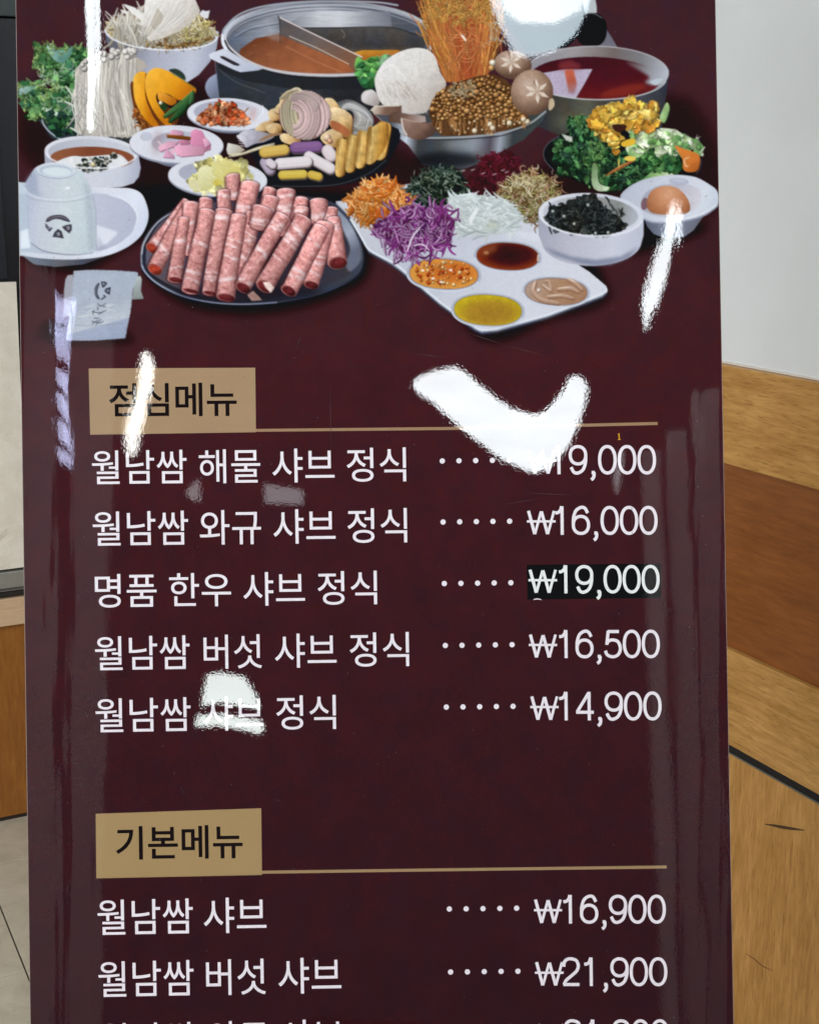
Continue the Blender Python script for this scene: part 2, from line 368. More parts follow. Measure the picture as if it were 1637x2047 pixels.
poly([(1140, 745), (1180, 735), (1230, 760), (1290, 795), (1280, 830), (1240, 840), (1180, 810), (1150, 800)], ('lin', (1150, 740), (1260, 840), [(0, (232, 160, 50)), (1, (170, 94, 20))]), sm=True)
poly([(1150, 815), (1180, 810), (1225, 850), (1200, 890), (1165, 870)], (34, 60, 34)); ball(1165, 822, 16, (220, 214, 180))
line([(1255, 588), (1350, 640), (1440, 708)], 7, (90, 120, 60), op=.7)
poly([(1230, 560), (1290, 550), (1350, 590), (1360, 640), (1290, 600)], (44, 58, 50), sm=True)
for a, b, w_, c in [((1420, 745), (1200, 930), 44, (62, 108, 58)), ((1400, 800), (1240, 970), 40, (40, 82, 44)), ((1425, 735), (1395, 830), 30, (60, 100, 60))]:
    line([a, ((a[0] + b[0]) / 2 + 8, (a[1] + b[1]) / 2 + 14), b], w_, mulc(c, .6), .3, sm=1); line([(a[0] - 5, a[1] - 6), ((a[0] + b[0]) / 2, (a[1] + b[1]) / 2 + 6), (b[0] - 3, b[1] - 6)], w_ * .6, c, .3, sm=1)
    line([(a[0] - 10, a[1] - 12), (b[0] - 2, b[1] - 16)], w_ * .16, mulc(c, 1.7), .6, .7)

# --- divided hot pot
dish('divided_pot_print'); view(400, 0, 4.308)
poly([(50, 780), (60, 700), (130, 640), (330, 560), (330, 850), (120, 860)], ('lin', (50, 700), (200, 860), [(0, (150, 160, 186)), (1, (80, 88, 110))]), sm=True)
poly([(135, 540), (165, 860), (330, 960), (900, 1010), (1500, 980), (1900, 820), (1960, 560)], ('lin', (160, 700), (1950, 700), [(0, (44, 50, 58)), (.3, (52, 56, 62)), (.6, (40, 42, 48)), (1, (26, 28, 34))]), nz=(('m', .12),))
poly([(160, 600), (400, 700), (800, 770), (1300, 770), (1950, 640), (1950, 560), (160, 540)], (34, 36, 42), sm=False, op=.7, nz=None)
line([(160, 590), (300, 700), (560, 800)], 6, (120, 124, 130), op=.5, sm=1)
ell(1100, 336, 920, 330, ('lin', (180, 300), (2000, 400), [(0, (196, 202, 214)), (.2, (140, 146, 158)), (.5, (110, 114, 124)), (.75, (150, 154, 164)), (1, (186, 190, 200))]), 0, pw=.95)
ell(1104, 340, 880, 300, ('lin', (220, 60), (1980, 300), [(0, (90, 96, 108)), (.2, (120, 126, 138)), (.45, (170, 174, 184)), (.6, (128, 134, 146)), (.8, (84, 90, 102)), (1, (70, 76, 90))]), 0, pw=.95, nz=(('h', .10),))
for ry_, c_ in ((300, (206, 210, 222)), (282, (70, 74, 86)), (268, (180, 184, 196)), (252, (90, 94, 106))):
    line(ellpts(1104, 340, 878 - (300 - ry_) * .5, ry_, 0, 182, 358, 50), 9, c_, op=.55)
ell(1090, 420, 770, 215, ('lin', (700, 200), (1000, 640), [(0, (110, 60, 40)), (.35, (142, 84, 56)), (1, (160, 92, 58))]), 0, nz=(('m', .07), ('c', .1)))
poly(ellpts(1090, 420, 772, 216, 0, 180, 360, 40) + [(1860, 360), (1600, 235), (900, 240), (340, 400)], (60, 58, 62), op=.0)
# right compartment (darker), inner wall
poly([(690, 150), (900, 240), (1640, 235), (1980, 320), (1900, 440), (1700, 470), (1340, 470)], ('lin', (1200, 200), (1200, 480), [(0, (120, 124, 132)), (.15, (74, 72, 72)), (.7, (58, 56, 58)), (1, (90, 80, 60))]), nz=(('m', .1), ('f', .05)))
poly([(900, 120), (1000, 90), (1640, 100), (1650, 235), (900, 240), (760, 200)], ('lin', (760, 100), (1650, 150), [(0, (120, 124, 134)), (.3, (186, 188, 196)), (.5, (196, 198, 206)), (.8, (140, 144, 154)), (1, (110, 114, 126))]), nz=(('h', .08),))
line([(890, 240), (1200, 238), (1640, 236), (1860, 300)], 8, (40, 42, 46), sm=1)
poly([(1320, 452), (1400, 432), (1700, 430), (1760, 455), (1640, 600), (1400, 560), (1340, 520)], ('lin', (1400, 430), (1420, 560), [(0, (196, 136, 40)), (1, (150, 78, 36))]), nz=(('m', .08),))
line([(1215, 258), (1245, 290), (1235, 325)], 8, (150, 150, 140), op=.5, sm=1)
# left wall of pot, steam
poly([(230, 330), (420, 200), (690, 140), (690, 290), (480, 330), (350, 420), (330, 480), (240, 420)], ('lin', (230, 380), (690, 200), [(0, (84, 92, 108)), (.5, (120, 128, 142)), (.8, (150, 156, 168)), (1, (120, 124, 134))]), nz=(('h', .1),))
line([(300, 330), (440, 255), (690, 205)], 7, (70, 76, 90), sm=1, op=.8); line([(300, 312), (440, 238), (690, 188)], 5, (180, 186, 198), sm=1, op=.7)
poly([(560, 300), (690, 290), (700, 350), (620, 345)], (150, 130, 120), blur=12, op=.6, nz=None)
# divider wall
poly([(672, 140), (700, 160), (1400, 490), (1340, 640), (1270, 550), (690, 300)], ('lin', (760, 180), (1250, 520), [(0, (84, 82, 86)), (.5, (104, 94, 92)), (1, (120, 84, 66))]), nz=(('m', .06),))
line([(672, 136), (690, 165), (690, 370)], 7, (60, 60, 64)); line([(690, 152), (900, 255), (1395, 492)], 10, (216, 204, 200)); line([(770, 312), (1000, 410), (1280, 552)], 7, (214, 190, 170))
line([(740, 400), (1000, 530), (1215, 620)], 6, (196, 130, 90), op=.8)
# broth streaks
for k in range(50):
    x = rng.uniform(400, 1250); y = rng.uniform(400, 600)
    if y < 640 - (x - 500) * .05: line([(x, y), (x + rng.uniform(-60, 60), y + rng.uniform(-25, 25))], 8, mulc((176, 112, 78), rng.uniform(.85, 1.12)), .8, .28)
# front rim
line([(215, 330), (250, 400), (370, 500), (560, 585), (800, 632), (1100, 648), (1350, 640)], 20, (196, 190, 192), sm=1); line([(215, 350), (260, 430), (380, 525), (560, 606), (800, 655), (1100, 672), (1350, 664)], 12, (30, 30, 36), sm=1)
line([(192, 300), (215, 240), (330, 130), (520, 60), (800, 22), (1100, 10), (1500, 18), (1700, 45)], 16, (150, 156, 168), sm=1)
line([(192, 300), (200, 380), (230, 430)], 18, (222, 226, 236), sm=1)
# handle
poly([(78, 470), (100, 455), (200, 420), (240, 430), (400, 530), (545, 590), (500, 606), (350, 622), (290, 600), (120, 520), (85, 500)], ('lin', (80, 470), (500, 620), [(0, (206, 210, 224)), (1, (176, 184, 204))]), sm=False)
poly([(172, 484), (205, 484), (345, 555), (330, 568), (290, 560), (180, 500)], (48, 46, 56))
line([(130, 525), (165, 860)], 8, (120, 126, 142), op=.6)

# --- black teapot, top right
dish('black_teapot_print'); view(1060, 0, 4.197)
poly([(380, -80), (530, -80), (556, 60), (556, 108), (400, 118)], ('lin', (400, 0), (556, 20), [(0, (166, 180, 186)), (1, (178, 184, 188))]))
poly([(540, 370), (640, 250), (690, 330), (732, 402), (560, 400)], (108, 106, 120))
ell(510, 250, 130, 142, ('lin', (400, 110), (620, 380), [(0, (40, 44, 52)), (.2, (18, 22, 26)), (1, (12, 16, 18))]), 0, pw=.85, nz=(('m', .3),))
poly([(-260, -60), (420, -60), (480, 240), (300, 400), (-40, 440), (-200, 200)], (24, 26, 34), nz=(('m', .2),))
line([(430, 125), (520, 112), (600, 150)], 7, (110, 110, 110), sm=1)

# --- red broth pot
dish('red_broth_pot_print')
poly([(0, 760), (60, 1060), (300, 1160), (700, 1190), (1100, 1080), (1150, 700), (1158, 590)], ('lin', (100, 900), (1150, 900), [(0, (50, 50, 54)), (.35, (84, 84, 72)), (.55, (60, 60, 62)), (.8, (70, 72, 80)), (1, (48, 50, 60))]), nz=(('m', .12),))
ell(560, 608, 600, 222, ('lin', (0, 450), (1158, 560), [(0, (140, 138, 146)), (.3, (150, 146, 150)), (.6, (112, 100, 98)), (.8, (120, 120, 126)), (1, (176, 180, 190))]), 1)
ell(545, 655, 545, 178, ('lin', (500, 480), (560, 830), [(0, (66, 20, 34)), (.5, (74, 22, 34)), (1, (100, 30, 34))]), 2, nz=(('m', .08),))
poly([(800, 520), (1040, 560), (1150, 600), (1060, 710), (960, 690), (990, 640)], ('lin', (850, 520), (1140, 640), [(0, (96, 76, 78)), (.5, (140, 140, 148)), (1, (176, 182, 196))]), sm=True, blur=10)
poly([(1000, 690), (1050, 665), (1110, 660), (1060, 715)], (180, 190, 200), sm=True)
poly([(90, 615), (280, 582), (520, 580), (460, 690), (380, 825), (200, 800)], (176, 164, 188), nz=(('f', .05),))
poly([(285, 590), (360, 580), (390, 700), (370, 790), (320, 780)], ('lin', (300, 560), (360, 800), [(0, (206, 96, 66)), (.5, (176, 84, 66)), (1, (150, 126, 140))]), blur=6)
poly([(240, 520), (330, 500), (420, 540), (420, 580), (230, 590)], (150, 60, 60), blur=14, op=.6, nz=None)
ell(780, 760, 190, 40, (136, 44, 36), -12, blur=12, op=.7, nz=None)
line(ellpts(545, 640, 598, 196, 1, 10, 150, 40), 10, (186, 188, 190)); line(ellpts(560, 608, 598, 220, 1, 200, 355, 50), 9, (186, 186, 192), op=.8)
ell(420, 1010, 260, 60, (96, 100, 78), 0, blur=40, op=.5, nz=None)

# --- kimchi dish
dish('kimchi_dish_print'); view(400, 0, 4.308)
saucer(250, 985, 360, 140, 3, 245, 975, 300, 108, 110, .7)
km = [(196, 84, 44), (170, 62, 34), (206, 120, 78), (150, 48, 28), (214, 150, 110), (120, 60, 34)]
leaves([(-10, 1020), (60, 940), (160, 880), (290, 890), (340, 960), (410, 1010), (430, 1060), (300, 1075), (100, 1070), (10, 1050)], 220, 28, km, (236, 190, 160), dk=.4, ang=True)
for k in range(24): strand(rng.uniform(20, 400), rng.uniform(930, 1060), 50, rng.uniform(0, 6), 8, mulc((226, 150, 110), rng.uniform(.7, 1)), .4)
ball(165, 900, 18, (90, 80, 50)); ell(455, 985, 30, 60, (196, 120, 110), 10, blur=14, op=.35, nz=None)
line([(540, 910), (545, 960), (500, 1030)], 16, (226, 228, 238), .5, .8, sm=1)

# --- mushroom bowl
dish('mushroom_bowl_print'); view(700, 0, 3.898)
poly([(180, 870), (300, 1010), (450, 1130), (570, 1290), (700, 1320), (900, 1310), (1020, 1270), (1140, 1200), (1350, 1090), (1500, 940), (1560, 800), (1200, 700), (300, 760)], ('lin', (300, 1000), (1500, 1150), [(0, (70, 76, 88)), (.12, (190, 198, 214)), (.2, (60, 64, 70)), (.38, (70, 76, 80)), (.55, (126, 134, 146)), (.66, (84, 78, 88)), (.72, (150, 158, 172)), (.8, (56, 62, 66)), (1, (60, 70, 70))]), nz=(('h', .06),))
ell(760, 1250, 260, 70, (20, 22, 28), 0, blur=26, op=.8, nz=None)
ell(880, 1120, 150, 60, (150, 158, 168), -4, blur=22, op=.4, nz=None)
line([(570, 1075), (800, 1072), (1050, 1055), (1210, 1030), (1400, 960), (1520, 870)], 14, (150, 156, 160), sm=1); line([(570, 1090), (800, 1088), (1050, 1072), (1210, 1050), (1400, 980)], 8, (50, 46, 52), sm=1)
line([(180, 880), (300, 990), (430, 1060)], 8, (140, 130, 120))
# greens behind
poly([(35, 500), (60, 440), (110, 470), (170, 440), (240, 450), (300, 430), (340, 470), (240, 560), (210, 660), (130, 700), (70, 640), (45, 560)], ('lin', (60, 460), (200, 690), [(0, (110, 180, 84)), (.4, (58, 120, 62)), (1, (34, 74, 44))]), sm=True, nz=(('m', .2),))
leaves([(40, 480), (150, 450), (320, 440), (230, 560), (150, 680), (70, 620)], 40, 36, [(70, 140, 70), (44, 96, 54), (110, 180, 90)], (190, 226, 170))
# carrot tower / cordyceps
fl = [(216, 150, 66), (206, 128, 56), (196, 110, 50), (226, 166, 84), (190, 96, 56)]
poly([(650, 230), (760, 170), (860, 200), (960, 160), (1060, 240), (1060, 560), (900, 640), (740, 640), (690, 480), (640, 300)], (176, 100, 48), jag=8)
for k in range(620):
    t = rng.rand(); xb = 760 + 300 * t + rng.randn() * 14; yb = rng.uniform(420, 650); xt = 590 + 540 * t + rng.randn() * 40; yt = 40 + rng.uniform(-110, 240)
    mid = (xb * .45 + xt * .55 + rng.randn() * 30, (yb + yt) / 2)
    r_ = np.exp(-((mid[0] - 900) / 130.) ** 2 - ((yb - 560) / 160.) ** 2)
    c = mix(fl[rng.randint(5)], (190, 80, 50), min(1, r_)); c = mix(c, (222, 170, 80), np.clip((330 - mid[1]) / 300, 0, .7)); c = mulc(c, rng.uniform(.74, 1.14))
    a = rng.uniform(-1, 1)
    pts = [(xb, yb), mid, (xt, yt), (xt + a * 26, yt - 26)]
    line(pts, rng.uniform(7, 12), mulc(c, .6), .4, .4, sm=1); line([(p[0] - 3, p[1]) for p in pts], rng.uniform(4, 9), c, .4, .95, sm=1)
for k in range(70):
    x = rng.uniform(590, 1150); y = rng.uniform(-30, 260); 
    if 680 < x < 1050 and y > 150: continue
    strand(x, y, 80, rng.uniform(-2.4, -.7), 6, mulc((210, 160, 90), rng.uniform(.6, 1.1)), .5, .4)
for k in range(26): strand(rng.uniform(1060, 1190), rng.uniform(120, 360), 80, rng.uniform(-1.6, .4), 6, mulc((200, 190, 170), rng.uniform(.6, 1)), .5, 0)
for k in range(150):
    t = rng.rand(); x = 640 + 440 * t + rng.randn() * 30; y = rng.uniform(-10, 190); strand(x, y, rng.uniform(50, 110), rng.uniform(-2.6, -.5), 6.5, mulc(mix((214, 150, 64), (232, 180, 96), rng.rand()), rng.uniform(.7, 1.1)), .62, .5)
for k in range(60): strand(rng.uniform(720, 1040), rng.uniform(200, 480), 120, rng.uniform(0, 3.1), 6, mulc((222, 140, 80), rng.uniform(.75, 1.1)), .3, .5)
line([(865, 272), (885, 300), (900, 315), (880, 280)], 12, (236, 220, 200), sm=1)
# lion mane
poly([(195, 600), (250, 500), (350, 420), (480, 376), (590, 384), (660, 440), (700, 560), (745, 640), (730, 700), (660, 790), (600, 866), (540, 886), (420, 880), (320, 850), (240, 800), (200, 700)], ('lin', (240, 500), (640, 850), [(0, (222, 219, 218)), (.5, (212, 208, 204)), (1, (178, 168, 160))]), sm=True, nz=(('f', .035), ('m', .05)))
for k in range(420):
    x, y = rng.uniform(220, 700), rng.uniform(600, 860)
    if y > 640 + (x - 420) * .15 and x < 690 - (y - 640) * .5 and x > 220 + (y - 700) * .3: line([(x, y), (x + rng.uniform(10, 30), y + rng.uniform(30, 70))], 5, mulc((200, 192, 184), rng.uniform(.8, 1.08)), .5, .32)
for k in range(90):
    x, y = rng.uniform(280, 500), rng.uniform(620, 760); line([(x, y), (x + 30, y + 40)], 6, mulc((160, 138, 128), rng.uniform(.8, 1.1)), .6, .22)
ell(270, 470, 60, 30, (220, 218, 220), -40, blur=20, op=.5, nz=None)
# button + slices
ball(150, 760, 66, (204, 196, 194), (226, 222, 224), 60); poly([(110, 800), (90, 770), (150, 700), (200, 720), (230, 790), (200, 830)], ('lin', (110, 720), (220, 820), [(0, (222, 218, 220)), (1, (150, 138, 134))]), sm=True)
poly([(160, 860), (190, 825), (400, 822), (400, 880), (300, 900), (190, 890)], ('lin', (200, 820), (380, 900), [(0, (196, 182, 166)), (.4, (120, 92, 78)), (1, (96, 70, 60))]), nz=(('m', .12),))
line([(160, 860), (195, 828), (380, 824)], 8, (214, 204, 190))
poly([(300, 900), (340, 872), (585, 905), (590, 950), (500, 960), (400, 965), (300, 950)], ('lin', (300, 870), (580, 950), [(0, (80, 60, 52)), (.5, (120, 92, 82)), (1, (170, 154, 150))]), nz=(('m', .12),))
poly([(400, 925), (470, 930), (560, 955), (684, 960), (690, 1000), (630, 1060), (560, 1086), (490, 1084), (430, 1050), (402, 990)], ('lin', (440, 940), (600, 1090), [(0, (140, 112, 100)), (.6, (118, 90, 78)), (1, (76, 54, 46))]), sm=True, nz=(('m', .12),))
line([(400, 925), (412, 1000), (440, 1050)], 12, (206, 196, 190), sm=1); line([(410, 925), (480, 945), (560, 950)], 8, (170, 150, 136), sm=1)
# brown beech mushrooms
poly([(640, 780), (740, 680), (900, 620), (1100, 580), (1230, 640), (1300, 760), (1380, 900), (1390, 960), (1200, 1020), (1000, 1050), (800, 1060), (690, 1040), (620, 900)], (84, 54, 34), sm=True, nz=(('m', .3),))
for k in range(150):
    x = rng.uniform(680, 1380); y = rng.uniform(860, 1030) - max(0, x - 1100) * .15
    line([(x, y - 60), (x + rng.randn() * 10, y + 20)], rng.uniform(8, 16), mulc((150, 104, 60), rng.uniform(.6, 1.3)), .3, .8)
    if rng.rand() < .35: ball(x, y + 24, rng.uniform(5, 12), (206, 176, 130), (236, 220, 190))
S = []
for k in range(5200):
    x, y = rng.uniform(640, 1360), rng.uniform(575, 930)
    top = 700 - (x - 700) * .28 if x < 1100 else 588 + (x - 1100) * .75
    if x < 700: top = 780 - (x - 640) * 1.3
    if y < top or y > 900 + rng.uniform(-60, 40): continue
    r = rng.uniform(11, 27) * (1 if y > 640 else .8)
    if all((x - a) ** 2 + (y - b) ** 2 > (.78 * (r + c)) ** 2 for a, b, c in S): S.append((x, y, r))
S.sort(key=lambda s: s[1])
for x, y, r in S:
    c = mulc([(164, 116, 66), (182, 134, 80), (146, 100, 54), (172, 124, 76)][rng.randint(4)], rng.uniform(.85, 1.12))
    ell(x + r * .15, y + r * .35, r * 1.05, r, (58, 34, 20), op=.7); ball(x, y, r, c, mulc(c, 1.5), r * .86)
for k in range(60): strand(rng.uniform(780, 960), rng.uniform(640, 760), 40, rng.uniform(0, 6), 6, mulc((214, 190, 150), rng.uniform(.6, 1)), .6)
for x, y in ((1380, 950), (1350, 930), (1090, 970), (1110, 1000), (970, 1020), (1240, 960)): ball(x, y, 22, (220, 200, 166), (240, 230, 210))
# shiitake
for cx, cy, rx, ry, st in ((1265, 505, 148, 112, [(1255, 485)]), (1415, 720, 165, 178, [(1455, 712)])):
    ell(cx, cy, rx, ry, ('rad', cx - 30, cy - 60, rx * 1.3, ry * 1.3, [(0, (192, 168, 152)), (.5, (160, 130, 110)), (1, (96, 70, 56))]), nz=(('m', .06), ('f', .05)), rot=8)
    for sx, sy in st:
        for k in range(6):
            a = .5 + k * math.pi / 3 + rng.randn() * .08; L_ = rx * .62
            ex, ey = sx + L_ * math.cos(a), sy + L_ * math.sin(a) * .95
            px_, py_ = -math.sin(a) * rx * .1, math.cos(a) * rx * .1
            poly([(sx, sy), ((sx + ex) / 2 + px_, (sy + ey) / 2 + py_), (ex, ey), ((sx + ex) / 2 - px_, (sy + ey) / 2 - py_)], ('lin', (sx, sy), (ex, ey), [(0, (196, 176, 158)), (1, (228, 216, 204))]))
        line([(sx - 30, sy - 90), (sx - 5, sy - 30)], 6, (110, 76, 66), .5)
poly([(1550, 780), (1580, 770), (1590, 820), (1562, 858), (1545, 850)], (190, 170, 140), sm=True); ball(1110, 490, 26, (220, 208, 186)); ball(1100, 530, 22, (196, 150, 90))

# --- dumpling, noodle and rice cake platter
dish('noodle_platter_print'); view(400, 0, 4.308)
poly([(470, 1180), (1640, 1080), (1620, 1400), (1450, 1520), (1200, 1600), (700, 1620), (560, 1560), (480, 1400)], (26, 28, 34), sm=True)
line([(620, 1600), (900, 1605), (1200, 1585), (1450, 1495), (1600, 1380)], 8, (70, 74, 84), sm=1, op=.7)
for k in range(16): # white/grey noodle coil right
    r = 60 + k * 9; line(ellpts(1270 + k * 2, 1010, r, 70 + k * 4, 20, 200 + k * 4, 400, 18), 11, mulc((206, 206, 202), rng.uniform(.62, 1.06)), .4)
for k in range(7): line([(1170 + k * 8, 890 + k * 9), (1290, 862 + k * 12), (1420, 930 + k * 10), (1478, 1010 + k * 10)], 8, mulc((186, 188, 190), rng.uniform(.6, 1.05)), .4, sm=1)
for k in range(8): line([(1300, 1090 + k * 9), (1400, 1096 + k * 9), (1480, 1080 + k * 8)], 8, mulc((210, 206, 196), rng.uniform(.7, 1.05)), .4, sm=1)
dp = [(0, (226, 202, 160)), (.6, (206, 170, 116)), (1, (150, 106, 56))]
for P_, a, b in (([(690, 850), (740, 790), (800, 770), (860, 790), (900, 850), (800, 900), (700, 920)], (700, 780), (880, 900)),
                 ([(1070, 860), (1130, 845), (1180, 890), (1210, 960), (1130, 960)], (1080, 850), (1200, 960)),
                 ([(590, 960), (650, 930), (700, 940), (690, 1020), (610, 1040)], (600, 940), (690, 1030)),
                 ([(670, 900), (720, 880), (740, 950), (680, 980), (640, 950)], (660, 900), (740, 960)),
                 ([(1110, 940), (1200, 930), (1300, 990), (1310, 1080), (1290, 1190), (1180, 1150), (1110, 1060)], (1150, 940), (1260, 1150)),
                 ([(470, 1120), (530, 1060), (600, 1040), (640, 1060), (590, 1120), (520, 1130)], (480, 1060), (600, 1130)),
                 ([(570, 1090), (620, 1060), (690, 1070), (700, 1130), (620, 1150), (580, 1130)], (580, 1070), (690, 1140)),
                 ([(690, 1160), (750, 1150), (860, 1200), (850, 1250), (760, 1240), (700, 1210)], (700, 1160), (850, 1240)),
                 ([(1060, 1150), (1150, 1110), (1230, 1170), (1200, 1260), (1110, 1260), (1040, 1200)], (1080, 1120), (1200, 1250))):
    poly([(p[0] + 6, p[1] + 10) for p in P_], (90, 56, 28), sm=True); poly(P_, ('lin', a, b, dp), sm=True, nz=(('m', .14), ('f', .04)))
poly([(1130, 1040), (1200, 1060), (1290, 1130), (1290, 1190), (1200, 1140), (1130, 1100)], (166, 96, 60), sm=True, nz=(('m', .1),))
ball(1095, 1185, 34, (222, 190, 160), (240, 220, 200)); ball(1120, 1215, 24, (206, 150, 120))
for k in range(9): line([(700 + k * 12, 800 + k * 4), (720 + k * 14, 850)], 7, (176, 140, 90), .5, .5)
# shrimp/fish pieces at left
poly([(318, 1180), (330, 1160), (400, 1120), (520, 1130), (640, 1170), (560, 1220), (470, 1240), (400, 1270), (380, 1240)], ('lin', (340, 1120), (560, 1240), [(0, (206, 206, 216)), (.5, (170, 168, 184)), (1, (140, 134, 140))]), sm=True, nz=(('m', .1),))
for k in range(5): line([(315 + k * 6, 1165 + k * 22), (400, 1190 + k * 18)], 9, (212, 210, 216), .5, .8)
line([(520, 1210), (600, 1170), (700, 1150)], 26, (150, 110, 80), .4, sm=1)
poly([(228, 1290), (240, 1230), (330, 1250), (390, 1290), (330, 1330), (240, 1330)], ('lin', (230, 1240), (360, 1330), [(0, (222, 220, 214)), (1, (160, 150, 132))]), sm=False)
for k in range(4): line([(250, 1330 + k * 8), (360, 1320 + k * 4), (500, 1270 + k * 6), (640, 1232 + k * 8)], 10, mulc((206, 196, 166), rng.uniform(.7, 1.1)), .5, sm=1)
# spiral noodle ball
ell(902, 992, 224, 214, (150, 112, 104), 10)
for k in range(26):   # folded cream crown, upper left
    t = k / 25; x = 690 + 190 * t; y = 850 - 75 * math.sin(t * 2.2)
    line([(870, 868), ((x + 870) / 2 - 10, y - 6), (x, y)], 20, mulc((206, 188, 150), rng.uniform(.62, .8)), .2, sm=1); line([(868, 862), ((x + 868) / 2 - 12, y - 12), (x - 2, y - 4)], 11, mulc((226, 214, 184), rng.uniform(.85, 1.04)), .2, sm=1)
def fan(a_end, bow, c, sx, sy, w_=13):
    ex, ey = 900 + 222 * math.cos(a_end), 992 + 212 * math.sin(a_end)
    mx, my = (sx + ex) / 2, (sy + ey) / 2; nx, ny = -(ey - sy), ex - sx; L_ = math.hypot(nx, ny); nx /= L_; ny /= L_
    P_ = [(sx, sy), (sx * .6 + ex * .4 + nx * bow * .85, sy * .6 + ey * .4 + ny * bow * .85), (mx * .6 + ex * .4 + nx * bow, my * .6 + ey * .4 + ny * bow), (ex, ey)]
    line([(x + 4, y + 3) for x, y in P_], w_ * 1.3, mulc(c, .56), .25, .85, sm=1); line(P_, w_ * .8, c, .25, sm=1); line([(x - 2, y - 2) for x, y in P_], w_ * .25, mulc(c, 1.16), .4, .6, sm=1)
def swirl(cx, cy, r, a0, a1, c, w_, sq=1.0):
    run = []
    for a in np.radians(np.linspace(a0, a1, 26)):
        x, y = cx + r * math.cos(a), cy + r * sq * math.sin(a)
        if ((x - 902) / 222) ** 2 + ((y - 992) / 212) ** 2 < 1.0: run.append((x, y))
        elif len(run) > 2: break
        else: run = []
    if len(run) < 3: return
    line([(x + 4, y + 4) for x, y in run], w_ * 1.35, mulc(c, .55), .3, .85); line(run, w_, c, .3); line([(x - 2, y - 3) for x, y in run], w_ * .3, mulc(c, 1.15), .4, .6)
for k in range(26): r = 60 + k * 13 + rng.randn() * 3; swirl(1010, 960 + rng.randn() * 6, r, 250, 110, mulc((216, 205, 172), rng.uniform(.84, 1.05) * (1.04 - .006 * k)), 11, 1.15)
for k in range(27): r = 70 + k * 11.5 + rng.randn() * 2.5; swirl(790 + k * .8, 1010, r, -88, 84, mulc((208, 178, 178), rng.uniform(.8, 1.07)), 11.5, 1.08)
for k in range(9): swirl(850, 1000, 150 + k * 11, -120 + k * 3, -20 - k * 2, mulc((212, 188, 184), rng.uniform(.82, 1.06)), 9)
# rice cakes
def capsule(a, b, w_, c, hi, dk):
    line([(a[0] + 6, a[1] + 10), (b[0] + 6, b[1] + 10)], w_ * 1.08, (74, 62, 62)); line([a, b], w_, mix(dk, c, .35))
    line([(a[0] - 2, a[1] - w_ * .07), (b[0] - 2, b[1] - w_ * .07)], w_ * .84, c); line([(a[0], a[1] - w_ * .2), (b[0], b[1] - w_ * .2)], w_ * .4, hi, op=.3)
capsule((600, 1460), (560, 1400), 90, (170, 158, 178), (196, 186, 200), (120, 108, 130))
capsule((555, 1312), (725, 1290), 92, (206, 170, 82), (226, 200, 120), (150, 112, 44))
capsule((820, 1272), (1010, 1262), 96, (126, 88, 140), (156, 120, 166), (80, 50, 92))
capsule((1100, 1300), (1125, 1340), 108, (212, 200, 204), (230, 222, 226), (160, 140, 146))
capsule((940, 1350), (1120, 1450), 96, (214, 206, 210), (232, 226, 232), (156, 142, 150))
capsule((685, 1410), (920, 1392), 96, (216, 208, 212), (234, 228, 234), (160, 146, 152))
capsule((710, 1508), (890, 1500), 76, (204, 176, 70), (226, 206, 110), (140, 110, 34)); capsule((960, 1505), (1020, 1520), 72, (200, 168, 66), (220, 200, 110), (140, 108, 34))
capsule((600, 1400), (625, 1420), 70, (206, 196, 206), (220, 214, 222), (150, 136, 150))
# fried tofu sticks
for k in range(5):
    x = 1200 + k * 88; y1 = 1210 - k * 34 + (k == 4) * -10
    P_ = [(x - 20, y1), (x + 40, y1 - 14), (x + 90, y1 + 20), (x + 74, y1 + 140), (x + 40, 1500 - k * 38), (x - 30, 1510 - k * 34), (x - 34, 1380 - k * 30)]
    poly([(p[0] + 10, p[1] + 8) for p in P_], (70, 44, 20), sm=True)
    poly(P_, ('lin', (x - 30, 1300), (x + 80, 1320), [(0, (150, 108, 50)), (.3, (216, 180, 106)), (.65, (196, 150, 76)), (1, (120, 80, 34))]), sm=True, nz=(('m', .2), ('v', .12)))
poly([(1480, 1110), (1560, 1055), (1620, 1070), (1620, 1200), (1560, 1330), (1480, 1400), (1500, 1250)], ('lin', (1480, 1200), (1620, 1220), [(0, (216, 182, 110)), (.5, (190, 140, 60)), (1, (130, 84, 30))]), sm=True, nz=(('m', .2), ('v', .12)))

# --- soup bowl, pickle dish, pineapple dish
dish('seaweed_soup_bowl_print'); view(30, 0, 3.993)
poly([(238, 1210), (242, 1330), (262, 1400), (310, 1450), (400, 1484), (520, 1500), (700, 1504), (860, 1492), (950, 1462), (992, 1410), (1006, 1340), (985, 1220)], ('lin', (260, 1400), (1000, 1450), [(0, (160, 165, 183)), (.4, (200, 203, 214)), (.8, (194, 198, 212)), (1, (164, 170, 190))]))
ell(610, 1215, 372, 132, ('lin', (240, 1150), (980, 1250), [(0, W1), (.5, (200, 203, 214)), (1, (216, 218, 228))]), 2)
ell(612, 1222, 345, 112, ('lin', (300, 1120), (940, 1200), [(0, (172, 176, 190)), (1, (196, 200, 212))]), 2)
ell(620, 1262, 335, 92, ('lin', (400, 1170), (800, 1300), [(0, (140, 84, 58)), (.5, (122, 66, 46)), (1, (134, 74, 50))]), 1, nz=(('m', .05),))
poly([(330, 1310), (380, 1270), (470, 1245), (560, 1250), (760, 1235), (840, 1235), (900, 1285), (900, 1310), (780, 1350), (600, 1372), (470, 1350)], (216, 218, 222), sm=True, nz=(('m', .06),))
